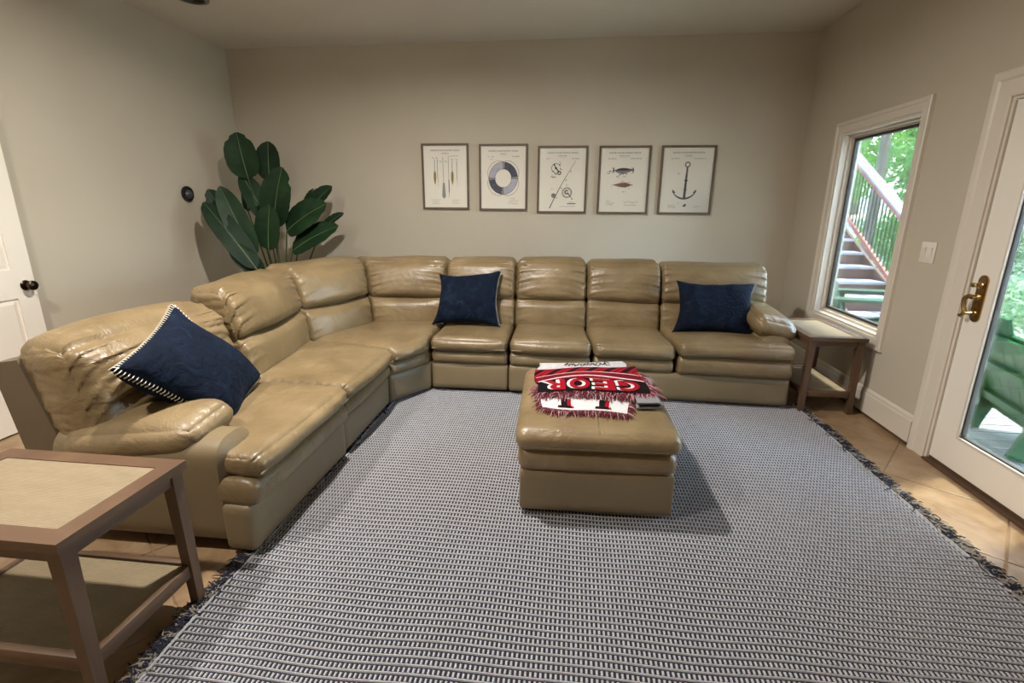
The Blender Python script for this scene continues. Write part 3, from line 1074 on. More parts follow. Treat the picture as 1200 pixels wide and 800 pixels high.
# ------------------------------------------------------------------ throw pillows
def pillow(label, corners, thick, face, seed, bow=0.055, sw=0.009, sides=(0, 1, 2, 3), group='navy velvet throw pillows'):
    """corners: world points going round; face: direction the front looks to"""
    P = [np.array(c, float) for c in corners]
    ctr = sum(P) / 4
    low = min(P, key=lambda c: c[2])
    t = thing('throw_pillow', label, 'pillow', (ctr[0], ctr[1], low[2]), group=group)
    nrm = np.cross(P[1] - P[0], P[3] - P[0])
    nrm /= np.linalg.norm(nrm)
    if nrm @ np.array(face) < 0:
        nrm = -nrm
    N = 34
    vs, fs = [], []

    def edge_pt(u, v):
        # bilinear with edges bowed inwards
        uu = u * (1 - bow * 2 * (1 - v * v) * abs(u) ** 3)
        vv = v * (1 - bow * 2 * (1 - u * u) * abs(v) ** 3)
        a, b_ = (uu + 1) / 2, (vv + 1) / 2
        return P[0] * (1 - a) * (1 - b_) + P[1] * a * (1 - b_) + P[2] * a * b_ + P[3] * (1 - a) * b_
    for side in (1, -1):
        base = len(vs)
        for i in range(N + 1):
            for j in range(N + 1):
                u, v = 2 * i / N - 1, 2 * j / N - 1
                h = ((1 - abs(u) ** 2.6) * (1 - abs(v) ** 2.6)) ** 0.45
                q = edge_pt(u, v)
                w = waves((q * 1.0)[None, :], 13, seed + side)[0]
                w2 = waves((q * 1.0)[None, :], 34, seed + 5 + side)[0]
                rim = (max(abs(u), abs(v)))
                h = h * thick + (0.014 * w + 0.008 * w2 * rim) * min(1, h * 3)
                vs.append(q + nrm * side * h)
        for i in range(N):
            for j in range(N):
                k = base + i * (N + 1) + j
                c = (k, k + N + 1, k + N + 2, k + 1)
                fs.append(c if side > 0 else tuple(reversed(c)))
    b = B().add(vs, fs)
    me = b.build('cover', VELVET, t)
    bm = bmesh.new()
    bm.from_mesh(me.data)
    bmesh.ops.remove_doubles(bm, verts=bm.verts, dist=0.0004)
    bmesh.ops.recalc_face_normals(bm, faces=bm.faces)
    bm.to_mesh(me.data)
    bm.free()
    # whip stitch round the rim
    st = B()
    per = 34
    for sd in sides:
        for k in range(per):
            s_ = -0.98 + 1.96 * (k + 0.5) / per
            u, v = [(s_, -1), (1, s_), (-s_, 1), (-1, -s_)][sd]
            du, dv = [(0.03, 0), (0, 0.03), (-0.03, 0), (0, -0.03)][sd]
            iu, iv = (u * (0.93 if sd in (1, 3) else 1), v * (0.93 if sd in (0, 2) else 1))
            e = edge_pt(u, v)
            a = edge_pt(iu + du * .4, iv + dv * .4)
            o = (e - a)
            o /= max(np.linalg.norm(o), 1e-6)
            st.tube([a + nrm * sw * 1.5, e + nrm * sw + o * 0.004, e - nrm * sw + o * 0.004, a - nrm * sw * 1.5], sw * 0.2, 5)
    so = st.build('whip_stitch', STITCH, t)
    so['kind'] = 'stuff'
    return t


pillow('large navy velvet pillow tipped on its corner against the near end of the sofa', [(-1.80, 1.66, 0.84), (-1.96, 2.20, 1.00), (-1.76, 2.53, 0.51), (-1.60, 2.02, 0.42)], 0.115, (1, -0.3, 0.4), 200, 0.05, 0.011)
pillow('navy velvet pillow leaning on the back run near the corner seat', [(-1.165, 4.06, 0.490), (-0.56, 4.06, 0.490), (-0.575, 4.26, 0.955), (-1.135, 4.26, 0.905)], 0.10, (0, -1, 0.3), 210, 0.08, 0.007, (1,))
pillow('navy velvet pillow leaning beside the sofa arm next to the window', [(0.85, 3.99, 0.500), (1.485, 3.99, 0.480), (1.545, 4.24, 0.890), (0.905, 4.24, 0.90)], 0.10, (0, -1, 0.3), 220, 0.08, 0.007, (1,))


# ------------------------------------------------------------------ end tables
def end_table(label, x0, x1, y0, y1, h):
    t = thing('end_table', label, 'side table', ((x0 + x1) / 2, (y0 + y1) / 2, 0), group='matching end tables')
    w = 0.062
    tf = B()
    n = [(x0, y0), (x1, y0), (x1, y1), (x0, y1)]
    m = [(x0 + w, y0 + w), (x1 - w, y0 + w), (x1 - w, y1 - w), (x0 + w, y1 - w)]
    for k in range(4):
        v = []
        for z in (h - 0.030, h):
            v += [n[k] + (z,), n[(k + 1) % 4] + (z,), m[(k + 1) % 4] + (z,), m[k] + (z,)]
        B().add(v, [(3, 2, 1, 0), (4, 5, 6, 7), (0, 1, 5, 4), (1, 2, 6, 5), (2, 3, 7, 6), (3, 0, 4, 7)]).build('top_rail', WOOD_H if k % 2 == 0 else WOOD_H, t, smooth=False)
    box_obj('cane_top', (x0 + w - 0.004, x1 - w + 0.004, y0 + w - 0.004, y1 - w + 0.004, h - 0.022, h - 0.003), CANE, t)
    lg = 0.046
    ins = 0.012
    for sx in (0, 1):
        for sy in (0, 1):
            ax = (x0 + ins) if sx == 0 else (x1 - ins - lg)
            ay = (y0 + ins) if sy == 0 else (y1 - ins - lg)
            b = B()
            tp = 0.012
            # tapers on the inner faces towards the foot
            bx0, bx1 = (ax, ax + lg - tp) if sx == 0 else (ax + tp, ax + lg)
            by0, by1 = (ay, ay + lg - tp) if sy == 0 else (ay + tp, ay + lg)
            v = [(bx0, by0, 0.0015), (bx1, by0, 0.0015), (bx1, by1, 0.0015), (bx0, by1, 0.0015), (ax, ay, h - 0.03), (ax + lg, ay, h - 0.03), (ax + lg, ay + lg, h - 0.03), (ax, ay + lg, h - 0.03)]
            b.add(v, [(3, 2, 1, 0), (4, 5, 6, 7), (0, 1, 5, 4), (1, 2, 6, 5), (2, 3, 7, 6), (3, 0, 4, 7)]).build('leg', WOOD, t, smooth=False)
    q0, q1 = ins + 0.008, ins + 0.030
    for dims in ((x0 + 0.05, x1 - 0.05, y0 + q0, y0 + q1), (x0 + 0.05, x1 - 0.05, y1 - q1, y1 - q0), (x0 + q0, x0 + q1, y0 + 0.05, y1 - 0.05), (x1 - q1, x1 - q0, y0 + 0.05, y1 - 0.05)):
        box_obj('apron', dims + (h - 0.075, h - 0.03), WOOD_H, t)
        box_obj('shelf_rail', dims + (0.128, 0.178), WOOD_H, t, 0.002)
    box_obj('cane_shelf', (x0 + q1, x1 - q1, y0 + q1, y1 - q1, 0.158, 0.168), CANE_SHELF, t)
    return t


end_table('walnut end table with pale woven cane top at the near end of the sofa', -2.06, -1.345, 0.985, 1.452, 0.59)
end_table('walnut end table tucked below the window beside the far sofa arm', 1.755, 2.155, 3.655, 4.33, 0.59)

# ------------------------------------------------------------------ rug
RX0, RX1, RY0, RY1 = -1.315, 1.80, 0.35, 3.80
rug = thing('area_rug', 'large woven navy and ivory rug with fringed sides under the ottoman', 'rug', ((RX0 + RX1) / 2, (RY0 + RY1) / 2, 0))


def rug_edge(y):
    return 0.006 * math.sin(y * 3.1) + 0.004 * math.sin(y * 7.7 + 1)


NB = 60
v, f = [], []
for z in (0.001, 0.0065):
    for i in range(NB + 1):
        y = RY0 + (RY1 - RY0) * i / NB
        v += [(RX0 + rug_edge(y), y, z), (RX1 + rug_edge(y + 5) + 0.02 * (y - 2) / 2 * -1, y, z)]
for i in range(NB):
    a, c = 2 * i, 2 * (NB + 1) + 2 * i
    f += [(a, a + 2, a + 3, a + 1), (c, c + 1, c + 3, c + 2), (a, c, c + 2, a + 2), (a + 1, a + 3, c + 3, c + 1)]
f += [(0, 1, 2 * (NB + 1) + 1, 2 * (NB + 1)), (2 * NB, 2 * (NB + 1) + 2 * NB, 2 * (NB + 1) + 2 * NB + 1, 2 * NB + 1)]
B().add(v, f).build('backing', RUG_DARK, rug, smooth=False)
PX, PY = 0.0166, 0.0325
rows = int((RY1 - RY0) / PY)
vs, fs = [], []


def xl(y):
    return RX0 + rug_edge(y)


def xr(y):
    return RX1 + rug_edge(y + 5) - 0.02 * (y - 2) / 2


def wob(x, y):
    return 0.005 * math.sin(x * 5.3 + y * 2.0) + 0.003 * math.sin(x * 11.0 - y * 5)


# weft cords: low ridges running across the rug
for r_ in range(rows):
    y = RY0 + PY * (r_ + 0.5)
    o = len(vs)
    ns = 44
    for i in range(ns + 1):
        x = xl(y) + (xr(y) - xl(y)) * i / ns
        yy = y + wob(x, y)
        vs += [(x, yy - 0.0042, 0.0062), (x, yy - 0.0015, 0.0105), (x, yy + 0.0015, 0.0105), (x, yy + 0.0042, 0.0062)]
    for i in range(ns):
        for j in range(3):
            k = o + 4 * i + j
            fs.append((k, k + 4, k + 5, k + 1))
cord = B().add(vs, fs).build('weft_cords', RUG_LIGHT, rug)
cord['kind'] = 'stuff'
# warp floats: short ivory ticks between the cords
yy, xx = np.meshgrid(RY0 + PY * (np.arange(rows - 1) + 0.5), np.arange(0, 195), indexing='ij')
X = RX0 + 0.012 + xx * PX
X = X + ((np.arange(rows - 1) % 2) * PX * 0.0)[:, None]
ok = X < 1.785
X, Y = X[ok], yy[ok]
wobv = 0.005 * np.sin(X * 5.3 + Y * 2.0) + 0.003 * np.sin(X * 11.0 - Y * 5)
Y = Y + wobv
hw = 0.0042
tick = np.array([(-hw, 0.004, 0.0062), (hw, 0.004, 0.0062), (hw, 0.0235, 0.0062), (-hw, 0.0235, 0.0062), (-hw * .6, 0.004, 0.0105), (hw * .6, 0.004, 0.0105), (hw * .6, 0.0205, 0.0105), (-hw * .6, 0.0205, 0.0105)])
V = (np.stack([X, Y, np.zeros_like(X)], 1)[:, None, :] + tick[None]).reshape(-1, 3)
tf = np.array([(4, 5, 6, 7), (0, 1, 5, 4), (1, 2, 6, 5), (2, 3, 7, 6), (3, 0, 4, 7)])
F = (np.arange(len(X))[:, None, None] * 8 + tf[None]).reshape(-1, 4)
me = bpy.data.meshes.new('warp_ticks')
V -= np.array([(RX0 + RX1) / 2, (RY0 + RY1) / 2, 0])
me.from_pydata(V.tolist(), [], F.tolist())
me.materials.append(RUG_LIGHT)
wt = link_mesh('warp_ticks', me, rug)
wt['kind'] = 'stuff'
for nm, fx in (('selvedge', xl), ('selvedge', xr)):
    B().tube([(fx(RY0 + (RY1 - RY0) * i / 60), RY0 + (RY1 - RY0) * i / 60, 0.009) for i in range(61)], 0.006, 6).build(nm, RUG_LIGHT, rug)


def fringe_side(fx, sgn, seed):
    g = random.Random(seed)
    b = B()
    y = RY0
    while y < RY1 - 0.01:
        mi = 0 if g.random() < 0.72 else 1
        # each tuft: a knot and a handful of tangled strands
        lean = g.uniform(-0.8, 0.8)
        for k in range(7):
            l = g.uniform(0.045, 0.095)
            a = lean + g.gauss(0, 0.55)
            x0_, y0_ = fx(y) + sgn * 0.002, y + g.uniform(-0.008, 0.008)
            c = g.gauss(0, 0.5)
            pts = []
            px, py = x0_, y0_
            for j in range(5):
                pts.append((px, py, max(0.0035, 0.010 + (0.010 * g.random() if j < 4 else -0.004))))
                aa = a + c * j * 0.6
                px += sgn * math.cos(aa) * l / 4
                py += math.sin(aa) * l / 4
            b.tube(pts, [0.0030, 0.0032, 0.003, 0.0026, 0.0012], 4, caps=False, mi=mi if g.random() < 0.85 else 1 - mi)
        y += g.uniform(0.013, 0.022)
    o = b.build('fringe', [FRINGE_N, FRINGE_I], rug)
    o['kind'] = 'stuff'


fringe_side(xl, -1, 3)
fringe_side(xr, 1, 4)


# ------------------------------------------------------------------ lettering
_txt = {}


def text_mesh(s, size=1.0, align='CENTER', bold=0.0):
    key = (s, align, bold)
    if key not in _txt:
        cu = bpy.data.curves.new('lettering', 'FONT')
        cu.body = s
        cu.align_x = align
        cu.size = 1.0
        cu.offset = bold
        cu.resolution_u = 3
        o = bpy.data.objects.new('lettering', cu)
        me = o.to_mesh()
        _txt[key] = ([(p.co.x, p.co.y) for p in me.vertices], [tuple(f.vertices) for f in me.polygons])
        o.to_mesh_clear()
        bpy.data.objects.remove(o)
        bpy.data.curves.remove(cu)
    v, f = _txt[key]
    return [(x * size, y * size) for x, y in v], f


# ------------------------------------------------------------------ framed prints
class Print:
    def __init__(s, cx, cz, y):
        s.cx, s.cz, s.y = cx, cz, y
        s.b, s.lay = {}, 0

    def put(s, ink, v2, f):
        s.lay += 1
        y = s.y - 0.0003 - 0.00002 * s.lay
        s.b.setdefault(ink.name, (ink, B()))[1].add([(s.cx + u, y, s.cz + w) for u, w in v2], f)

    def line(s, ink, pts, w):
        ws = w if isinstance(w, (list, tuple)) else [w] * len(pts)
        v, f = [], []
        m = len(pts)
        for i in range(m):
            a, c = pts[max(i - 1, 0)], pts[min(i + 1, m - 1)]
            dx, dy = c[0] - a[0], c[1] - a[1]
            l = math.hypot(dx, dy) or 1
            nx, ny = -dy / l * ws[i] / 2, dx / l * ws[i] / 2
            v += [(pts[i][0] + nx, pts[i][1] + ny), (pts[i][0] - nx, pts[i][1] - ny)]
        for i in range(m - 1):
            f.append((2 * i, 2 * i + 1, 2 * i + 3, 2 * i + 2))
        s.put(ink, v, f)

    def poly(s, ink, pts):
        s.put(ink, pts, [tuple(range(len(pts)))])

    def arc(s, ink, c, r0, r1, a0=0, a1=360, n=40, sy=1.0):
        v, f = [], []
        for i in range(n + 1):
            q = math.radians(a0 + (a1 - a0) * i / n)
            for r in (r0, r1):
                v.append((c[0] + r * math.cos(q), c[1] + r * math.sin(q) * sy))
        for i in range(n):
            f.append((2 * i, 2 * i + 1, 2 * i + 3, 2 * i + 2))
        s.put(ink, v, f)

    def text(s, ink, t, x, y, size, align='CENTER', rot=0.0, shear=0.0):
        v, f = text_mesh(t, size, align)
        c, d = math.cos(rot), math.sin(rot)
        v = [(a + shear * b_, b_) for a, b_ in v]
        s.put(ink, [(x + a * c - b_ * d, y + a * d + b_ * c) for a, b_ in v], f)

    def scrawl(s, ink, x0, x1, y, h, seed, w=0.0022):
        g = random.Random(seed)
        pts, x = [], x0
        while x < x1:
            pts.append((x, y + g.uniform(-h, h)))
            x += g.uniform(0.004, 0.009)
        s.line(ink, pts, w)

    def build(s, parent):
        for ink, b in s.b.values():
            o = b.build('printed_ink', ink, parent, smooth=False, recalc=False)
            o['kind'] = 'stuff'
            for p in o.data.polygons:
                p.flip()


def header(p, sub1, left, right):
    p.text(INK, 'UNITED STATES PATENT OFFICE', 0, 0.258, 0.0215)
    p.text(INK, sub1, 0, 0.232, 0.015)
    p.line(INK_GREY, [(-0.045, 0.222), (0.045, 0.222)], 0.0012)
    p.text(INK, left, -0.165, 0.205, 0.016, 'LEFT')
    p.text(INK, right, 0.172, 0.205, 0.016, 'RIGHT')


def footer(p, seed):
    g = random.Random(seed)
    for sx in (-1, 1):
        for k in range(3):
            x0 = -0.165 if sx < 0 else 0.055
            p.scrawl(INK, x0 + g.uniform(0, 0.02), x0 + 0.10 + g.uniform(-0.02, 0.02), -0.235 - 0.018 * k, 0.005, seed * 7 + k + sx, 0.0018)


def art_oars(p):
    header(p, 'I. INVENTOR', '', '')
    for x, top, bot in ((-0.115, 0.17, -0.085), (0.075, 0.15, -0.085)):
        p.line(INK_GREY, [(x, top), (x, bot + 0.10)], 0.004)
        for k in range(7):
            p.arc(INK, (x, top - 0.025 * k), 0.0, 0.0045, n=8)
        o = []
        for i in range(21):
            t = i / 20
            o.append((x + 0.014 * math.sin(math.pi * t ** 0.75) ** 0.8, bot + 0.15 * (1 - t)))
        o += [(2 * x - a, c) for a, c in reversed(o[1:-1])]
        p.poly(INK_OLIVE, o)
        p.line(INK_STEEL, [(x, bot + 0.13), (x, bot + 0.02)], 0.002)
    for x, top, bot in ((-0.085, 0.17, -0.10), (0.125, 0.15, -0.09)):
        p.line(INK_GREY, [(x, top), (x - 0.002, 0.05), (x + 0.006, bot)], [0.006, 0.004, 0.002])
        for k in range(9):
            p.arc(INK, (x, top - 0.022 * k), 0.0, 0.004, n=8)
    p.line(INK, [(-0.025, 0.20), (-0.02, -0.10)], 0.0035)
    p.poly(INK_GREY, [(-0.03, -0.06), (-0.01, -0.06), (0.0, -0.20), (-0.02, -0.225), (-0.042, -0.20)])
    p.line(INK, [(0.035, 0.20), (0.036, -0.205)], 0.003)
    p.line(INK, [(0.036, -0.03), (0.037, -0.16)], 0.008)
    p.line(INK, [(0.035, 0.205), (0.14, 0.21)], 0.0025)
    for x, y in ((-0.13, 0.187), (-0.09, 0.187), (-0.05, 0.15), (0.01, 0.15), (0.075, 0.168), (0.125, 0.168)):
        p.text(INK, 'Fig.', x, y, 0.018)
    footer(p, 1)


def art_ring(p):
    header(p, 'LIFE BUOY', 'No. 1,182', 'PATENTED')
    c = (0.0, -0.005)
    R0, R1 = 0.088, 0.152
    for a0, ink in ((2, INK_SLATE), (92, INK_PALE), (182, INK_SLATE), (272, INK_PALE)):
        p.arc(ink, c, R0, R1, a0 + 3, a0 + 83, 30, 1.06)
    for a in (0, 90, 180, 270):
        p.arc(INK_GREY, c, R0 - 0.004, R1 + 0.004, a - 4, a + 4, 6, 1.06)
        q = math.radians(a)
        p.line(INK, [(c[0] + 0.075 * math.cos(q), c[1] + 0.08 * math.sin(q)), (c[0] + 0.165 * math.cos(q), c[1] + 0.172 * math.sin(q))], 0.002)
    p.arc(INK, c, R0 - 0.002, R0 + 0.001, sy=1.06)
    p.arc(INK, c, R1, R1 + 0.003, sy=1.06)
    for a in (45, 135, 225, 315):
        pts = []
        for i in range(17):
            t = -42 + 84 * i / 16
            r = 0.156 + 0.024 * (1 - (abs(t) / 42) ** 3)
            q = math.radians(a + t)
            pts.append((c[0] + r * math.cos(q), c[1] + r * 1.06 * math.sin(q)))
        p.line(INK, pts, 0.003)
    p.text(INK, 'Fig. 1.', -0.12, 0.18, 0.014, shear=0.2)
    p.text(INK, 'INVENTOR', 0.10, -0.215, 0.011)
    for k in range(2):
        p.scrawl(INK, 0.055, 0.16, -0.235 - 0.024 * k, 0.007, 40 + k)


def art_rod(p):
    header(p, 'FISHING REEL', 'Dec. 3', 'No. 96,652')
    p.line(INK, [(-0.125, -0.285), (-0.06, -0.15), (0.02, 0.0), (0.135, 0.19)], [0.009, 0.007, 0.005, 0.0025])
    for t in (0.25, 0.45, 0.62, 0.8):
        x, y = -0.125 + 0.26 * t, -0.285 + 0.475 * t - 0.01
        p.arc(INK, (x + 0.005, y), 0.004, 0.007, n=12)
    c = (-0.065, 0.115)
    p.arc(INK, c, 0.044, 0.049, 20, 330)
    p.arc(INK_STEEL, c, 0.0, 0.012, n=16)
    p.line(INK, [(-0.085, 0.165), (-0.075, 0.13), (-0.05, 0.10), (-0.035, 0.075)], [0.004, 0.012, 0.010, 0.016])
    p.arc(INK, (-0.03, 0.07), 0.010, 0.020, n=18)
    for k, (x, y) in enumerate(((-0.10, 0.09), (-0.03, 0.15), (-0.02, 0.11), (-0.09, 0.15), (-0.07, 0.06))):
        p.line(INK, [(x, y), (x + 0.02, y + (0.012 if k % 2 else -0.010))], 0.004)
        p.arc(INK, (x, y), 0, 0.006, n=10)
    p.line(INK, [(-0.12, 0.035), (-0.09, 0.028), (-0.06, 0.035)], [0.003, 0.009, 0.003])
    p.text(INK, 'Fig. 2.', -0.095, 0.045, 0.013, shear=0.2)
    p.text(INK, 'Fig. 1.', -0.02, 0.175, 0.013, shear=0.2)
    p.text(INK, 'Fig. 3.', -0.10, -0.09, 0.012, shear=0.2)
    p.text(INK, 'Fig. 4.', 0.055, -0.055, 0.013, shear=0.2)
    c = (-0.085, -0.155)
    p.arc(INK, c, 0.014, 0.022, n=18)
    p.arc(INK_STEEL, c, 0.0, 0.011, n=14)
    c = (0.055, -0.125)
    p.arc(INK, c, 0.046, 0.052)
    p.arc(INK, c, 0.038, 0.041)
    p.arc(INK_STEEL, (c[0] - 0.004, c[1] + 0.004), 0.010, 0.022, 40, 330, 20)
    p.line(INK, [(0.06, -0.125), (0.085, -0.155), (0.11, -0.19)], [0.012, 0.007, 0.003])
    p.line(INK, [(0.03, -0.11), (0.05, -0.10), (0.07, -0.11)], 0.005)
    p.arc(INK, (0.11, -0.19), 0, 0.006, n=10)
    p.text(INK, 'INVENTOR', 0.10, -0.225, 0.009)
    p.line(INK, [(0.06, -0.238), (0.15, -0.236)], 0.008)
    p.scrawl(INK, -0.02, 0.15, -0.262, 0.006, 77)


def art_lures(p):
    header(p, 'ARTIFICIAL BAIT', 'No. 758,104', 'PATENTED FEB.')
    up, dn = [], []
    for i in range(25):
        t = i / 24
        x = -0.095 + 0.185 * t
        h = 0.030 * math.sin(math.pi * t ** 0.85) ** 0.8
        up.append((x, 0.093 + 0.006 * t + h * 0.85))
        dn.append((x, 0.093 + 0.006 * t - h))
    p.poly(INK_GREY, up + dn[::-1])
    mid = [(a, (b_ + dn[i][1]) / 2 + 0.004) for i, (a, b_) in enumerate(up)]
    p.poly(INK_STEEL, up + mid[::-1])
    for k in range(9):
        p.line(INK, [(-0.06 + 0.016 * k, 0.118), (-0.055 + 0.016 * k, 0.098)], 0.003)
    p.arc(INK, (0.075, 0.106), 0.0, 0.006, n=12)
    for x in (-0.108, 0.088):
        p.line(INK, [(x - 0.012, 0.13), (x + 0.008, 0.10), (x - 0.008, 0.065)], [0.002, 0.012, 0.002])
        p.line(INK, [(x + 0.012, 0.13), (x, 0.10), (x + 0.012, 0.07)], [0.002, 0.008, 0.002])
    p.line(INK, [(-0.105, 0.092), (-0.14, 0.085), (-0.16, 0.09)], 0.004)
    for (x, y) in ((-0.155, 0.078), (-0.06, 0.045), (-0.035, 0.065)):
        p.arc(INK, (x, y), 0.010, 0.014, 180, 380, 14)
        p.line(INK, [(x + 0.012, y), (x + 0.022, y + 0.02)], 0.003)
    for k in range(6):
        p.arc(INK, (-0.03 + 0.012 * k, 0.07 - 0.004 * (k % 3)), 0.0, 0.005, n=8)
    p.text(INK, 'Fig. 1.', 0.01, 0.035, 0.016, shear=0.25)
    o = []
    for i in range(25):
        t = i / 24
        o.append((-0.115 + 0.20 * t, -0.045 + 0.024 * math.sin(math.pi * t ** 1.35) ** 0.9))
    p.poly(INK_BROWN, o + [(a, -0.09 - c) for a, c in reversed(o)])
    p.line(INK_STEEL, [(-0.12, -0.045), (-0.03, -0.043), (0.085, -0.045)], [0.002, 0.005, 0.002])
    p.line(INK_STEEL, [(0.02, -0.018), (0.024, -0.072)], 0.006)
    p.arc(INK, (0.088, -0.045), 0.0, 0.006, n=10)
    for x, y in ((-0.02, -0.01), (0.0, -0.012), (0.05, -0.015), (0.07, -0.02), (-0.05, -0.075), (0.06, -0.078), (-0.12, -0.06)):
        p.arc(INK, (x, y), 0.0, 0.0035, n=8)
    p.text(INK, 'Fig. 2.', 0.01, -0.115, 0.015, shear=0.25)
    p.text(INK, 'Witnesses', -0.165, -0.205, 0.010, 'LEFT')
    p.scrawl(INK, -0.165, -0.08, -0.225, 0.007, 91)
    p.scrawl(INK, -0.165, -0.09, -0.243, 0.006, 92)
    p.scrawl(INK, 0.01, 0.16, -0.215, 0.009, 93)
    p.scrawl(INK, 0.02, 0.14, -0.243, 0.007, 94)


def art_anchor(p):
    header(p, 'ANCHOR', 'No. 400,124', 'Patented Mar. 26')
    p.arc(INK_STEEL, (0.0, 0.152), 0.017, 0.027, sy=1.05)
    p.line(INK_STEEL, [(0.0, 0.125), (-0.003, 0.02), (-0.007, -0.17)], [0.016, 0.020, 0.026])
    p.line(INK, [(-0.004, 0.06), (-0.006, -0.08)], 0.006)
    p.line(INK, [(-0.022, 0.0), (0.016, 0.0)], 0.010)
    p.line(INK, [(-0.020, -0.09), (0.012, -0.09)], 0.006)
    o = []
    for i in range(25):
        q = math.radians(205 + 135 * i / 24)
        w = 0.016 * math.sin(math.pi * i / 24) ** 0.7
        o.append((q, w))
    cc = (-0.012, -0.05)
    out = [(cc[0] + (0.128 + w / 2) * math.cos(q), cc[1] + (0.128 + w / 2) * math.sin(q)) for q, w in o]
    inn = [(cc[0] + (0.128 - w / 2 - 0.002) * math.cos(q), cc[1] + (0.128 - w / 2 - 0.002) * math.sin(q)) for q, w in reversed(o)]
    p.poly(INK_STEEL, out + inn)
    for sx in (-1, 1):
        x, y = cc[0] + sx * 0.115, cc[1] - 0.055
        p.poly(INK_STEEL, [(x, y + 0.018), (x - sx * 0.030, y - 0.012), (x - sx * 0.012, y - 0.026), (x + sx * 0.004, y - 0.006)])
    p.text(INK, 'Fig. 1.', -0.075, 0.062, 0.016, shear=0.25)
    p.text(INK, 'Fig. 2.', -0.06, -0.225, 0.012, shear=0.25)
    p.poly(INK_STEEL, [(-0.02, -0.25), (0.01, -0.225), (0.022, -0.24), (0.006, -0.26)])
    p.scrawl(INK, -0.165, -0.09, -0.245, 0.006, 61)
    p.scrawl(INK, -0.165, -0.085, -0.262, 0.005, 62)
    p.scrawl(INK, 0.09, 0.16, -0.255, 0.006, 63)


prints = [(-1.337, 1.791, 0.508, 'framed print of oars with olive blades', art_oars), (-0.7155, 1.782, 0.513, 'framed print of a round life ring', art_ring),
          (-0.098, 1.760, 0.515, 'framed print of a fishing rod and reels', art_rod), (0.531, 1.757, 0.518, 'framed print of two fishing lures', art_lures),
          (1.1575, 1.757, 0.532, 'framed print of a black anchor', art_anchor)]
for cx, cz, w, lab, art in prints:
    h = 0.668
    t = thing('framed_print', lab + ' on the wall above the sofa', 'picture', (cx, D, cz - h / 2), group='row of framed nautical prints')
    bw, dp = 0.021, 0.024
    for nm, poly in (('frame_rail', [(-w / 2, h / 2), (w / 2, h / 2), (w / 2 - bw, h / 2 - bw), (-w / 2 + bw, h / 2 - bw)]),
                     ('frame_rail', [(-w / 2, -h / 2), (-w / 2 + bw, -h / 2 + bw), (w / 2 - bw, -h / 2 + bw), (w / 2, -h / 2)]),
                     ('frame_stile', [(-w / 2, -h / 2), (-w / 2, h / 2), (-w / 2 + bw, h / 2 - bw), (-w / 2 + bw, -h / 2 + bw)]),
                     ('frame_stile', [(w / 2, -h / 2), (w / 2 - bw, -h / 2 + bw), (w / 2 - bw, h / 2 - bw), (w / 2, h / 2)])):
        B().prism(poly, D - 0.001, D - dp, lambda u, v_, a: (cx + u, a, cz + v_)).build(nm, FRAME, t, smooth=False)
    iw, ih = w / 2 - bw + 0.003, h / 2 - bw + 0.003
    pp = B().box(cx - iw, cx + iw, D - 0.012, D - 0.003, cz - ih, cz + ih).build('paper', PAPER, t, smooth=False)
    pr = Print(cx, cz, D - 0.012)
    art(pr)
    pr.build(pp)
    B().box(cx - iw, cx + iw, D - 0.0175, D - 0.0165, cz - ih, cz + ih).build('glazing', GLAZE, t, smooth=False)

# ------------------------------------------------------------------ bird-of-paradise plant in the corner
pl_base = Vector((-2.98, 4.83, 0))
PLANT = thing('potted_plant', 'tall dark green broad-leaved plant in the corner behind the sofa', 'plant', pl_base)
px_, py_ = pl_base.x, pl_base.y
B().lathe([(0.13, 0.0015), (0.15, 0.02), (0.17, 0.16), (0.165, 0.27), (0.155, 0.30), (0.145, 0.30), (0.145, 0.26), (0.0, 0.26)], (px_, py_, 0), 'z', 28).build('pot', POT, PLANT)
B().lathe([(0.146, 0.255), (0.10, 0.272), (0.0, 0.28)], (px_, py_, 0), 'z', 24).build('soil', SOIL, PLANT)


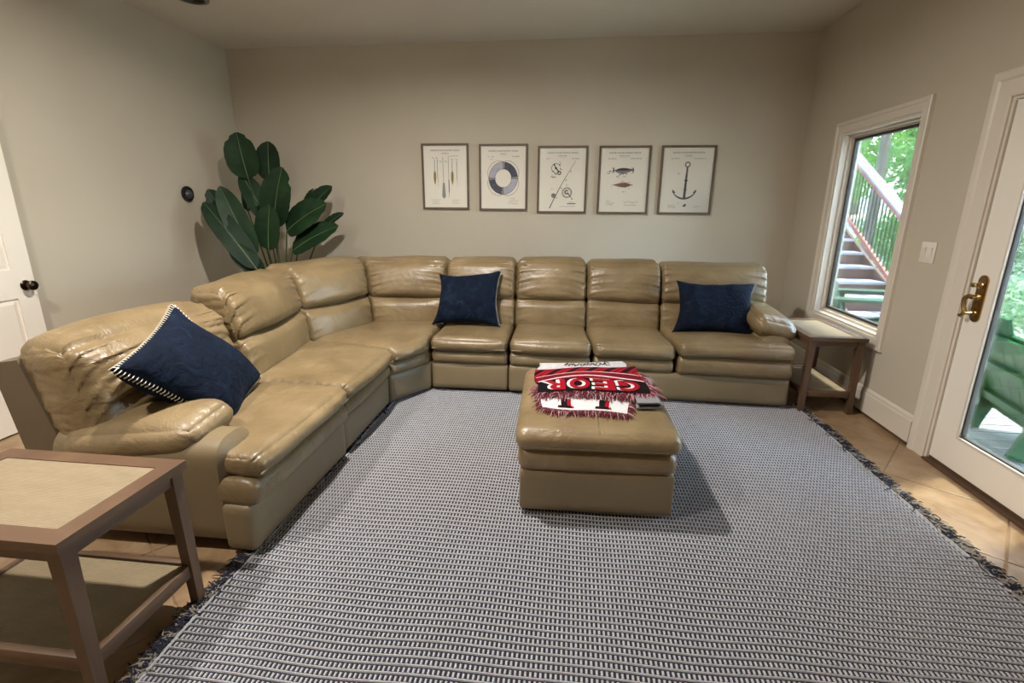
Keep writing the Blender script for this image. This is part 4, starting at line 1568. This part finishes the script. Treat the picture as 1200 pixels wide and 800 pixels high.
def leaf(base, tip, width, side, bend=0.06, fold=0.25, notch=None, twist=0.0, blunt=1.0):
    """side: direction the leaf's upper face looks to"""
    base, tip = Vector(base), Vector(tip)
    ax = tip - base
    ln = ax.length
    t_ = ax.normalized()
    nf = Vector(side)
    nf = (nf - t_ * nf.dot(t_)).normalized()
    b_ = t_.cross(nf).normalized()
    N, Mh = 16, 4
    top, faces = [], []
    for i in range(N + 1):
        t = i / N
        # paddle outline: round base, blunt tip
        wd = width / 2 * max(0.012, 1 - abs(2 * min(1, t) ** 0.92 - 1) ** 2.5) ** 0.58
        if notch and abs(t - notch) < 0.035:
            wd *= 0.80
        c = base + t_ * (ln * t) - nf * (bend * ln * math.sin(math.pi * t) * -0.6 + bend * ln * t * t * 1.2)
        for j in range(-Mh, Mh + 1):
            u = j / Mh
            q = c + b_ * (wd * u * math.cos(fold * 0.9)) + nf * (abs(u) * wd * math.sin(fold) + 0.004 * math.sin(t * 40) * abs(u)) + nf * (twist * u * wd * (t - 0.3))
            top.append(q)
    W = 2 * Mh + 1
    for i in range(N):
        for j in range(W - 1):
            k = i * W + j
            faces.append((k, k + 1, k + W + 1, k + W))
    n0_ = len(top)
    bot = [p - nf * 0.0022 for p in top]
    fb = [tuple(reversed([k + n0_ for k in f_])) for f_ in faces]
    rim = [i * W for i in range(N + 1)] + [N * W + j for j in range(1, W)] + [i * W + W - 1 for i in range(N - 1, -1, -1)] + [j for j in range(W - 2, 0, -1)]
    fr = [(rim[k], rim[(k + 1) % len(rim)], rim[(k + 1) % len(rim)] + n0_, rim[k] + n0_) for k in range(len(rim))]
    lf = B().add(top + bot, faces + fb + fr).build('leaf', LEAF, PLANT)
    mid = [top[i * W + Mh] + nf * 0.0015 for i in range(N + 1)]
    B().tube(mid, [0.0055 * (1 - 0.75 * i / N) for i in range(N + 1)], 6).build('midrib', RIB, lf)
    # stalk down to the crown of the plant
    root = Vector((px_ + 0.35 * (base.x - px_) * 0.25, py_ + (base.y - py_) * 0.15, 0.28))
    m = root.lerp(base, 0.55) + Vector((0, 0, 0.10))
    pts = []
    for i in range(9):
        t = i / 8
        pts.append(root * (1 - t) ** 2 + m * 2 * t * (1 - t) + base * t * t)
    B().tube(pts + [mid[1]], [0.010 - 0.0045 * i / 9 for i in range(10)], 7).build('stalk', STALK, lf)


LV = [
    # base, tip, width, facing, bend, fold, notch
    ((-3.23, 4.86, 1.74), (-3.25, 4.78, 2.165), 0.31, (0.25, -1, 0.15), 0.05, 0.18, 0.86),
    ((-3.06, 4.95, 1.72), (-3.02, 4.92, 2.10), 0.255, (0.1, -1, 0.1), 0.04, 0.16, None),
    ((-3.10, 4.90, 1.32), (-3.30, 4.86, 1.80), 0.22, (0.8, -1, 0.1), 0.05, 0.35, None),
    ((-2.93, 4.72, 1.28), (-2.74, 4.62, 1.83), 0.32, (0.05, -1, 0.2), 0.05, 0.14, 0.80),
    ((-2.94, 4.60, 1.06), (-2.86, 4.56, 1.49), 0.265, (0.0, -1, 0.15), 0.03, 0.16, None),
    ((-3.19, 4.62, 1.13), (-3.44, 4.52, 1.63), 0.24, (0.35, -1, 0.3), 0.05, 0.25, 0.85),
    ((-3.20, 4.56, 1.10), (-3.33, 4.50, 1.42), 0.17, (0.5, -1, 0.3), 0.04, 0.3, None),
    ((-2.99, 4.44, 1.00), (-3.24, 4.42, 1.66), 0.23, (0.5, -1, 0.35), 0.05, 0.25, None),
    ((-2.93, 4.36, 0.90), (-3.36, 4.34, 1.53), 0.23, (0.75, -1, 0.45), 0.07, 0.25, None),
    ((-2.92, 4.42, 0.84), (-3.12, 4.30, 1.14), 0.20, (0.3, -1, 0.4), 0.06, 0.25, None),
    ((-2.78, 5.02, 1.36), (-2.47, 5.06, 1.69), 0.21, (-0.4, -1, 0.25), 0.05, 0.25, None),
    ((-2.80, 4.72, 1.235), (-2.36, 4.66, 1.515), 0.32, (-0.25, -1, 0.45), 0.06, 0.16, 0.9),
    ((-2.56, 4.98, 1.25), (-2.33, 5.00, 1.42), 0.11, (-0.5, -1, 0.3), 0.05, 0.4, None),
    ((-2.74, 4.68, 1.045), (-2.24, 4.62, 1.315), 0.265, (-0.3, -1, 0.6), 0.06, 0.16, 0.85),
    ((-2.80, 5.08, 1.42), (-2.68, 5.10, 1.66), 0.11, (-0.8, -1, 0.1), 0.03, 0.4, None),
    ((-3.36, 4.98, 1.42), (-3.38, 5.02, 1.70), 0.11, (0.8, -1, 0.1), 0.03, 0.4, None),
]
for a, c, w, sd, bd, fo, no in LV:
    leaf(a, c, w, sd, bd, fo, no)

# ------------------------------------------------------------------ folded throw on the ottoman
TH = thing('throw_blanket', 'folded red, black and white fringed throw lying on the ottoman', 'throw', (0.16, 2.68, 0.482))


def sheet(name, corners, thick, mat, nu, nv, bulge=0.0, wr=0.003, seed=0, parent=TH, wave_f=16, edge_drop=0.0):
    """a folded layer of cloth: corners FL, FR, BR, BL of its top; returns S(u, v, lift)"""
    P = [Vector(c) for c in corners]

    def S(u, v, lift=0.0):
        q = P[0] * ((1 - u) * (1 - v)) + P[1] * (u * (1 - v)) + P[2] * (u * v) + P[3] * ((1 - u) * v)
        a = np.array([[q.x, q.y, 0.0]])
        z = bulge * 16 * u * (1 - u) * v * (1 - v) + wr * waves(a, wave_f, seed)[0]
        ed = max(abs(2 * u - 1), abs(2 * v - 1)) ** 10
        return Vector((q.x + 0.006 * math.sin(v * 9 + seed), q.y + 0.010 * math.sin(u * 7 + seed), q.z + z - edge_drop * ed + lift))
    v_, f_, uv = [], [], []
    for s_ in (0, 1):
        for i in range(nu + 1):
            for j in range(nv + 1):
                v_.append(S(i / nu, j / nv, -thick * s_))
                uv.append((i / nu, j / nv))
    W, n1 = nv + 1, (nu + 1) * (nv + 1)
    for i in range(nu):
        for j in range(nv):
            k = i * W + j
            f_.append((k, k + W, k + W + 1, k + 1))
            f_.append(tuple(n1 + x for x in (k + 1, k + W + 1, k + W, k)))
    rim = [i * W for i in range(nu + 1)] + [nu * W + j for j in range(1, W)] + [i * W + nv for i in range(nu - 1, -1, -1)] + [j for j in range(nv - 1, 0, -1)]
    for k in range(len(rim)):
        a, b_ = rim[k], rim[(k + 1) % len(rim)]
        f_.append((b_, a, n1 + a, n1 + b_))
    o = B().add(v_, f_).build(name, mat, parent)
    me = o.data
    lay = me.uv_layers.new(name='UVMap')
    for lp in me.loops:
        lay.data[lp.index].uv = uv[lp.vertex_index]
    return o, S


def fringe_line(S, path, outward, length, seed, parent=TH, dens=190, rad=0.0016):
    g = random.Random(seed)
    b = B()
    for k in range(dens):
        t = k / (dens - 1) + g.uniform(-0.004, 0.004)
        t = min(1, max(0, t))
        u, v = path(t)
        p = S(u, v, -0.004)
        o = Vector(outward) + Vector((g.gauss(0, 0.35), g.gauss(0, 0.35), 0))
        l = length * g.uniform(0.75, 1.15)
        curl = g.uniform(-0.5, 0.5)
        pts = [p, p + o * l * 0.35 + Vector((0, 0, 0.006 * g.random())), p + o * l * 0.7 + Vector((curl * l * 0.3, 0, 0.001)), p + o * l + Vector((curl * l * 0.6, 0, -0.010))]
        b.tube(pts, [rad, rad * 1.25, rad * 1.2, rad * 0.6], 4, caps=False, mi=0 if g.random() < 0.72 else 1)
    o = b.build('fringe', [T_MAROON, T_PINK], parent)
    o['kind'] = 'stuff'
    return o


def letters_on(S, s, u0, u1, v0, v1, mat, name, parent, lift, flip=True, bold=0.02, du=0.0, dv=0.0):
    n = len(s)
    w = (u1 - u0) / (n + 0.18 * (n - 1))
    for k, ch in enumerate(s):
        if ch == ' ':
            continue
        kk = n - 1 - k if flip else k
        a = u0 + kk * w * 1.18
        one_letter(S, ch, a, a + w, v0, v1, mat, name, parent, lift, flip, bold, du, dv)


def one_letter(S, s, u0, u1, v0, v1, mat, name, parent, lift, flip, bold, du, dv):
    """letters laid on the cloth, upside down for someone facing the sofa when flip"""
    v, f = text_mesh(s, 1.0, 'LEFT', bold)
    bm = bmesh.new()
    vs = [bm.verts.new((x, y, 0)) for x, y in v]
    for q in f:
        try:
            bm.faces.new([vs[i] for i in q])
        except ValueError:
            pass
    bmesh.ops.triangulate(bm, faces=list(bm.faces))
    bmesh.ops.subdivide_edges(bm, edges=[e for e in bm.edges if e.calc_length() > 0.16], cuts=2)
    xs = [p.co.x for p in bm.verts]
    ys = [p.co.y for p in bm.verts]
    x0_, x1_, y0_, y1_ = min(xs), max(xs), min(ys), max(ys)
    for p in bm.verts:
        a, c = (p.co.x - x0_) / (x1_ - x0_), (p.co.y - y0_) / (y1_ - y0_)
        if flip:
            a, c = 1 - a, 1 - c
        p.co = S(u0 + (u1 - u0) * a + du, v0 + (v1 - v0) * c + dv, lift)
    o = B().bm(bm).build(name, mat, parent, smooth=False)
    return o


# lower fold: white knit with dark letters showing at the hem
lo, S0 = sheet('lower_fold', [(-0.105, 2.335, 0.500), (0.315, 2.305, 0.500), (0.46, 2.93, 0.504), (-0.155, 2.90, 0.504)], 0.018, T_WHITE, 24, 24, 0.0, 0.0015, 3, edge_drop=0.004)
for u in (0.215, 0.655):
    one_letter(S0, 'I', u + 0.035, u + 0.105, 0.03, 0.22, T_RED, 'letter_shadow', lo, 0.0012, False, 0.0, 0.03, 0.0)
    one_letter(S0, 'I', u + 0.02, u + 0.09, 0.03, 0.22, T_BLACK, 'letter', lo, 0.0022, False, 0.0, 0.0, 0.0)
for u in (0.215, 0.655):          # slab serifs
    for z, m_, dd in ((0.0016, T_RED, 0.03), (0.0026, T_BLACK, 0.0)):
        v_ = [S0(u - 0.03 + dd, 0.025, z), S0(u + 0.140 + dd, 0.025, z), S0(u + 0.125 + dd, 0.065, z), S0(u - 0.015 + dd, 0.065, z)]
        B().add(v_, [(0, 1, 2, 3)]).build('letter_serif', m_, lo, smooth=False)
fringe_line(S0, lambda t: (t, 0.0), (0, -1, -0.12), 0.038, 11, lo)
fringe_line(S0, lambda t: (0.0, t * 0.30), (-1, -0.2, -0.15), 0.028, 12, lo, 50)
fringe_line(S0, lambda t: (1.0, t * 0.22), (0.8, -0.5, -0.12), 0.030, 13, lo, 40)
# grey roll of the fold, seen end-on at the side
rl = B()
prof, inner = [], []
for k in range(25):
    q = -math.pi / 2 + math.pi * k / 24
    prof.append((0.100 + 0.030 * math.cos(q), 0.0175 * math.sin(q)))
for k in range(25):
    q = math.pi / 2 - math.pi * k / 24
    inner.append((0.100 + 0.022 * math.cos(q), 0.0095 * math.sin(q)))
prof = [(0.0, -0.0175)] + prof + [(0.0, 0.0175), (0.0, 0.0095)] + inner + [(0.0, -0.0095)]
rl.prism(prof, 2.395, 2.80, lambda u, w, a: (0.375 + u + 0.02 * (a - 2.4), a + 0.02 * u / 0.13, 0.502 + w))
rl.build('rolled_fold', T_ROLL, TH)
# upper fold: the woven red and black face
up, S1 = sheet('upper_fold', [(-0.135, 2.485, 0.521), (0.470, 2.520, 0.530), (0.430, 2.985, 0.534), (-0.185, 2.860, 0.528)], 0.016, T_FACE, 36, 28, 0.012, 0.0045, 5, edge_drop=0.006)
letters_on(S1, 'GEOR', 0.05, 0.91, 0.06, 0.40, T_WHITE, 'letter_outline', up, 0.0014, bold=0.045, du=-0.016, dv=0.012)
letters_on(S1, 'GEOR', 0.06, 0.92, 0.06, 0.40, T_RED, 'letter', up, 0.0028, bold=0.035)
for v0_, amp, wd in ((0.46, 0.045, 0.030), (0.63, 0.030, 0.016)):
    v_, f_ = [], []
    for i in range(41):
        u = 0.01 + 0.98 * i / 40
        c = v0_ + amp * math.sin(u * 5.0 - 0.8) - 0.10 * max(0, u - 0.75) - 0.12 * max(0, 0.2 - u)
        v_ += [S1(u, c, 0.0014), S1(u, c + wd, 0.0014)]
    f_ = [(2 * i, 2 * i + 2, 2 * i + 3, 2 * i + 1) for i in range(40)]
    B().add(v_, f_).build('white_stripe', T_WHITE, up)
fringe_line(S1, lambda t: (t, 0.0), (0, -1, -0.05), 0.052, 21, up, 260)
fringe_line(S1, lambda t: (t, 0.03), (0, -1, 0.08), 0.045, 22, up, 160)
fringe_line(S1, lambda t: (1.0, t * 0.75), (0.75, -0.7, -0.15), 0.055, 23, up, 110)
fringe_line(S1, lambda t: (0.0, t * 0.35), (-0.9, -0.5, -0.15), 0.030, 24, up, 50)
# pale folded piece at the back with a black script
bk, S2 = sheet('pale_fold', [(-0.165, 2.88, 0.505), (0.40, 2.93, 0.512), (0.375, 3.075, 0.530), (-0.155, 3.00, 0.520)], 0.030, T_GREY, 24, 10, 0.006, 0.002, 8, edge_drop=0.004)
g = random.Random(5)
sb = B()
for row in range(2):
    u, pts = 0.28, []
    while u < 0.82:
        pts.append(S2(u, 0.60 + 0.10 * row + g.uniform(-0.18, 0.18), 0.0025))
        u += g.uniform(0.010, 0.022)
    sb.tube(pts, 0.0028, 5, flat=0.5)
sb.build('script_lettering', T_BLACK, bk)

# ------------------------------------------------------------------ outside: ground, deck, stairs, chairs, woods
DKZ = -0.10


def hill(x, y):
    r = max(0.0, math.hypot(x - 3, y - 3) - 5.5)
    return -0.9 + 0.9 * min(1, r / 6) + 0.16 * max(0, r - 4) + 0.12 * math.sin(x * 0.9) * math.sin(y * 0.8)


v, f = [], []
GX, GY = 46, 50
for i in range(GX + 1):
    for j in range(GY + 1):
        x, y = R + T + 0.02 + 34 * (i / GX) ** 1.4, -12 + 46 * j / GY
        v.append((x, y, hill(x, y)))
for i in range(GX):
    for j in range(GY):
        k = i * (GY + 1) + j
        f.append((k, k + GY + 1, k + GY + 2, k + 1))
gr = B().add(v, f).build('ground', GROUND)
tag(gr, 'leaf-littered woodland slope beyond the deck', kind='structure')

deck = thing('deck', 'weathered grey board deck outside the glazed door', 'deck', (3.9, 2.7, DKZ - 0.03))
DX0, DX1, DYA, DYB = R + T + 0.012, 5.6, -0.6, 6.25
yb, nb, bd_me = DYA, 0, None
while yb < DYB:
    if bd_me is None:
        o = B().box(DX0, DX1, yb, yb + 0.132, DKZ - 0.03, DKZ, 0.003).build('deck_board', DECK, deck)
        bd_me = o
        base_y = yb
    else:
        c = bd_me.copy()
        C.objects.link(c)
        c.parent = deck
        c.location = (0, yb - base_y, 0)
    yb += 0.144
for x in (2.6, 4.0, 5.4):
    box_obj('joist', (x, x + 0.045, DYA, DYB, DKZ - 0.20, DKZ - 0.031), RISER, deck)
    for y in (0.2, 3.0, 5.8):
        box_obj('deck_post', (x - 0.02, x + 0.07, y, y + 0.09, -1.6, DKZ - 0.20), RISER, deck)

# stairs rising away from the house
st = thing('deck_stairs', 'outdoor wooden stairs with red-stained railing seen through the window', 'stairs', (3.75, 7.2, DKZ))
SX0, SX1 = 3.60, 4.30
rise, run = 0.174, 0.307
TZ0, TY0 = 0.014, 6.27
for k in range(13):
    z, y = TZ0 + rise * k, TY0 + run * k
    box_obj('tread', (SX0, SX1, y, y + run + 0.03, z - 0.038, z), TREAD, st, 0.004)
    box_obj('riser', (SX0 + 0.01, SX1 - 0.01, y + 0.025, y + 0.045, z - rise, z - 0.038), RISER, st)
for x in (SX0 - 0.045, SX1):
    pr = [(TY0 - 0.05, DKZ), (TY0 + 0.28, DKZ - 0.02), (TY0 + 13 * run, TZ0 + 12 * rise - 0.25), (TY0 + 13 * run, TZ0 + 12 * rise + 0.05), (TY0 + 0.05, TZ0 + 0.03)]
    B().prism(pr, x, x + 0.042, lambda u, w, a: (a, u, w)).build('stringer', RISER, st, smooth=False)


def rail(x, ya, za, yb_, zb, h, w, name, mat):
    return B().prism([(ya, za), (yb_, zb), (yb_, zb + h), (ya, za + h)], x - w / 2, x + w / 2, lambda u, v_, a: (a, u, v_)).build(name, mat, st, smooth=False)


xr_ = SX1 + 0.02
sl = (2.2 - 1.464) / (8.378 - 7.146)
ya, yb_ = 6.30, 10.2
zt = lambda y: 1.464 + sl * (y - 7.146)
zb = lambda y: 0.59 + sl * 1.0 * (y - 7.195)
rail(xr_, ya, zt(ya) - 0.14, yb_, zt(yb_) - 0.14, 0.105, 0.04, 'rail_board', RAILW)
rail(xr_, ya - 0.05, zt(ya - .05) - 0.035, yb_ + 0.05, zt(yb_ + .05) - 0.035, 0.035, 0.14, 'handrail_cap', TREAD)
rail(xr_, ya, zb(ya) - 0.03, yb_, zb(yb_) - 0.03, 0.07, 0.04, 'bottom_rail', RAILW)
k = 0
y = ya + 0.10
while y < yb_ - 0.05:
    B().tube([(xr_, y, zb(y) - 0.02), (xr_, y, zt(y) - 0.06)], 0.0095, 6).build('baluster', BALU, st)
    y += 0.088
for y in (ya - 0.05, yb_):
    box_obj('newel_post', (xr_ - 0.045, xr_ + 0.045, y - 0.045, y + 0.045, DKZ if y < 7 else zb(y) - 0.5, zt(y) - 0.02), RAILW, st, 0.004)
# low landing at the foot of the stairs
ld = thing('landing_step', 'low grey wooden landing at the foot of the outdoor stairs', 'step', (4.2, 6.0, DKZ))
yb2 = 5.82
while yb2 < 6.26:
    box_obj('landing_board', (4.06, 4.70, yb2, yb2 + 0.136, 0.012, 0.046), TREAD, ld, 0.003)
    yb2 += 0.142
box_obj('landing_skirt', (4.08, 4.68, 5.835, 5.86, DKZ + 0.001, 0.012), RAILW, ld)
box_obj('landing_skirt', (4.08, 4.68, 6.20, 6.225, DKZ + 0.001, 0.012), RAILW, ld)


# Adirondack chairs (local: sitter faces -Y)
def slab(b, path, x0, x1, th, x0b=None, x1b=None):
    """flat board following path [(y, z)...] between x0 and x1 (x0b/x1b: at its far end)"""
    n = len(path)
    vs, fs = [], []
    for i, (y, z) in enumerate(path):
        t = i / (n - 1)
        a, c = path[max(i - 1, 0)], path[min(i + 1, n - 1)]
        dy, dz = c[0] - a[0], c[1] - a[1]
        l = math.hypot(dy, dz)
        ny, nz = -dz / l * th / 2, dy / l * th / 2
        l0 = x0 + ((x0b if x0b is not None else x0) - x0) * t
        l1 = x1 + ((x1b if x1b is not None else x1) - x1) * t
        vs += [(l0, y + ny, z + nz), (l1, y + ny, z + nz), (l1, y - ny, z - nz), (l0, y - ny, z - nz)]
    for i in range(n - 1):
        for j in range(4):
            k = 4 * i + j
            fs.append((k, 4 * i + (j + 1) % 4, 4 * i + 4 + (j + 1) % 4, k + 4))
    fs += [(3, 2, 1, 0), (4 * n - 4, 4 * n - 3, 4 * n - 2, 4 * n - 1)]
    return b.add(vs, fs)


def adirondack(label, loc, rot, mat):
    t = thing('adirondack_chair', label, 'chair', loc, rot, 'plastic chairs on the deck')
    bld = lambda b, nm: b.build(nm, mat, t, world=False)
    # seat slats
    y = -0.40
    z = 0.375
    for k in range(6):
        bld(slab(B(), [(y + 0.092 * k, z - 0.028 * k + (0.0 if k else -0.02)), (y + 0.092 * k + 0.082, z - 0.028 * k - 0.024 + (0.0 if k else 0.02))], -0.27, 0.27, 0.022), 'seat_slat')
    # fan of back slats, tallest in the middle
    tops = (0.80, 0.90, 0.95, 0.90, 0.80)
    for k, tp in enumerate(tops):
        c = (k - 2)
        x0_, x1_ = c * 0.108 - 0.050, c * 0.108 + 0.050
        xb0, xb1 = c * 0.136 - 0.064, c * 0.136 + 0.064
        y1_ = 0.16 + (tp - 0.17) * 0.36
        o = slab(B(), [(0.16, 0.17), (0.16 + (0.5 - 0.17) * 0.36, 0.5), (y1_ - 0.02, tp - 0.05), (y1_, tp)], x0_, x1_, 0.020, xb0, xb1)
        bld(o, 'back_slat')
    for zz in (0.27, 0.52, 0.74):
        yy = 0.16 + (zz - 0.17) * 0.36
        bld(slab(B(), [(yy + 0.022, zz - 0.03), (yy + 0.040, zz + 0.03)], -0.27 - (zz - 0.2) * 0.12, 0.27 + (zz - 0.2) * 0.12, 0.024), 'back_brace')
    for s_ in (-1, 1):
        x0_, x1_ = sorted((s_ * 0.275, s_ * 0.310))
        bld(slab(B(), [(-0.42, 0.0), (-0.40, 0.28), (-0.38, 0.545)], x0_, x1_, 0.115), 'front_leg')
        bld(slab(B(), [(-0.40, 0.335), (0.05, 0.235), (0.24, 0.19)], x0_, x1_, 0.09), 'side_rail')
        bld(slab(B(), [(0.17, 0.25), (0.22, 0.12), (0.25, 0.0)], x0_, x1_, 0.095), 'rear_leg')
        a0_, a1_ = sorted((s_ * 0.235, s_ * 0.395))
        bld(slab(B(), [(-0.47, 0.545), (-0.42, 0.562), (-0.1, 0.556), (0.30, 0.535)], a0_, a1_, 0.024), 'armrest')
        bld(slab(B(), [(0.20, 0.14), (0.27, 0.54)], x0_, x1_, 0.07), 'rear_upright')
    return t


adirondack('bright green plastic garden chair on the deck outside the glazed door', (3.25, 3.47, DKZ + 0.012), math.radians(76), GREEN_PL)
adirondack('dark green plastic garden chair by the stairs, seen through the window', (3.32, 5.72, DKZ + 0.015), math.radians(60), DGREEN_PL).scale = (1.2, 1.2, 1.2)


# trees and shrubs
def leaf_cloud(blobs, n, size, seed):
    """many small bent leaves scattered through blobs (centre, radii)"""
    g = np.random.default_rng(seed)
    per = max(1, n // len(blobs))
    V, F = [], []
    k = 0
    for c, r in blobs:
        d = g.normal(size=(per, 3))
        d /= np.linalg.norm(d, axis=1, keepdims=True)
        rad = g.random(per)[:, None] ** 0.45
        p = np.array(c) + d * rad * np.array(r)
        a = g.normal(size=(per, 3))
        a /= np.linalg.norm(a, axis=1, keepdims=True)
        b_ = np.cross(a, g.normal(size=(per, 3)))
        b_ /= np.linalg.norm(b_, axis=1, keepdims=True)
        s_ = size * (0.6 + 0.8 * g.random(per))[:, None]
        nn = np.cross(a, b_)
        quad = np.stack([p - a * s_, p + b_ * s_ * 0.45 + nn * s_ * 0.15, p + a * s_, p - b_ * s_ * 0.45 + nn * s_ * 0.15], 1).reshape(-1, 3)
        V.append(quad)
        F.append(np.arange(per * 4).reshape(-1, 4) + k)
        k += per * 4
    return np.concatenate(V), np.concatenate(F)


def foliage(name, blobs, n, size, seed, mat, parent):
    V, F = leaf_cloud(blobs, n, size, seed)
    V = V - np.array(parent.location)
    me = bpy.data.meshes.new(name)
    me.from_pydata(V.tolist(), [], F.tolist())
    me.materials.append(mat)
    o = link_mesh(name, me, parent)
    o['kind'] = 'stuff'
    return o


def tree(label, x, y, h, r, mat, seed, crown=(0.25, 1.0), spread=2.2, n=9000, size=0.085):
    g = random.Random(seed)
    z0 = hill(x, y) - 0.1
    t = thing('forest_tree', label, 'tree', (x, y, z0), group='trees behind the deck')
    pts = [(x + 0.10 * math.sin(i * 0.9 + seed) * i / 6, y + 0.10 * math.cos(i * 1.1 + seed) * i / 6, z0 + h * i / 8) for i in range(9)]
    B().tube(pts, [r * (1.25 if i == 0 else 1 - 0.09 * i) for i in range(9)], 12).build('trunk', BARK, t)
    for k in range(5):
        zz = h * (crown[0] + (1 - crown[0]) * (k + 0.5) / 6)
        q = g.uniform(0, 6.28)
        B().tube([(x, y, z0 + zz), (x + math.cos(q) * spread * 0.4, y + math.sin(q) * spread * 0.4, z0 + zz + 0.35), (x + math.cos(q) * spread * 0.85, y + math.sin(q) * spread * 0.85, z0 + zz + 0.5)], [r * 0.35, r * 0.22, r * 0.08], 6).build('branch', BARK, t)
    bl = []
    for k in range(14):
        q = g.uniform(0, 6.28)
        zz = h * g.uniform(crown[0], crown[1])
        rr = spread * math.sqrt(g.random())
        bl.append(((x + math.cos(q) * rr, y + math.sin(q) * rr, z0 + zz), (0.9, 0.9, 0.6)))
    foliage('crown', bl, n, size, seed, mat, t)
    return t


tree('grey-trunked tree rising straight behind the stair railing', 6.6, 12.03, 10.0, 0.125, FOL_A, 1, (0.55, 1.0), 2.4)
tree('slender tree with bright leaves beyond the top of the stairs', 6.4, 15.6, 8.0, 0.11, FOL_A, 2, (0.2, 0.95), 2.6)
tree('leafy tree on the slope behind the railing balusters', 9.6, 15.2, 8.5, 0.14, FOL_B, 3, (0.12, 0.9), 2.8)
tree('broad tree with mid green leaves far behind the stairs', 10.0, 19.5, 10.0, 0.2, FOL_A, 4, (0.1, 0.95), 3.4, 11000)
tree('tall tree with pale leaves on the slope farthest behind the stairs', 13.2, 21.5, 11.0, 0.2, FOL_B, 5, (0.08, 0.95), 3.6, 11000)
tree('pale leaved tree on the slope facing the glazed door', 12.0, 13.6, 9.0, 0.16, FOL_C, 6, (0.08, 0.95), 3.2)
tree('dense low-branched tree behind the green deck chair', 9.8, 10.2, 8.0, 0.14, FOL_C, 7, (0.06, 0.95), 2.6)
tree('spreading tree straight out from the deck edge', 13.5, 8.0, 10.0, 0.18, FOL_C, 8, (0.06, 0.95), 3.4)
tree('bushy tree at the far side of the woodland slope', 16.5, 15.0, 11.0, 0.2, FOL_B, 9, (0.05, 0.95), 4.0, 11000)
tree('shady tree on the slope past the near deck corner', 12.0, 2.5, 9.0, 0.17, FOL_B, 10, (0.08, 0.95), 3.2)


def shrub(label, x, y, r, seed, mat, n=2600, size=0.055):
    z0 = hill(x, y)
    t = thing('woodland_shrub', label, 'shrub', (x, y, z0), group='shrubs behind the deck')
    g = random.Random(seed)
    for k in range(4):
        q = k * 1.6 + seed
        B().tube([(x, y, z0 - 0.05), (x + 0.3 * r * math.cos(q), y + 0.3 * r * math.sin(q), z0 + r * 0.6), (x + 0.6 * r * math.cos(q), y + 0.6 * r * math.sin(q), z0 + r * 1.2)], [0.02, 0.014, 0.006], 5).build('stem', BARK, t)
    bl = [((x + g.uniform(-.5, .5) * r, y + g.uniform(-.5, .5) * r, z0 + r * g.uniform(0.35, 1.1)), (r * .6, r * .6, r * .5)) for _ in range(7)]
    foliage('foliage', bl, n, size, seed, mat, t)


shrub('pale leafy shrub low behind the stair railing', 6.0, 9.6, 0.8, 31, FOL_C)
shrub('bright leafy shrub at the far foot of the stairs', 6.9, 8.6, 0.9, 32, FOL_C)
shrub('pale shrub directly behind the back of the green deck chair', 7.2, 7.2, 0.9, 33, FOL_C)
shrub('large pale shrub on the slope facing the glazed door', 8.6, 8.4, 1.1, 34, FOL_C, 3600)
shrub('mid green shrub up the slope behind the balusters', 8.0, 11.4, 1.1, 35, FOL_B, 3600)
shrub('bright shrub beside the grey-trunked tree', 7.5, 12.3, 1.0, 36, FOL_A, 3600)
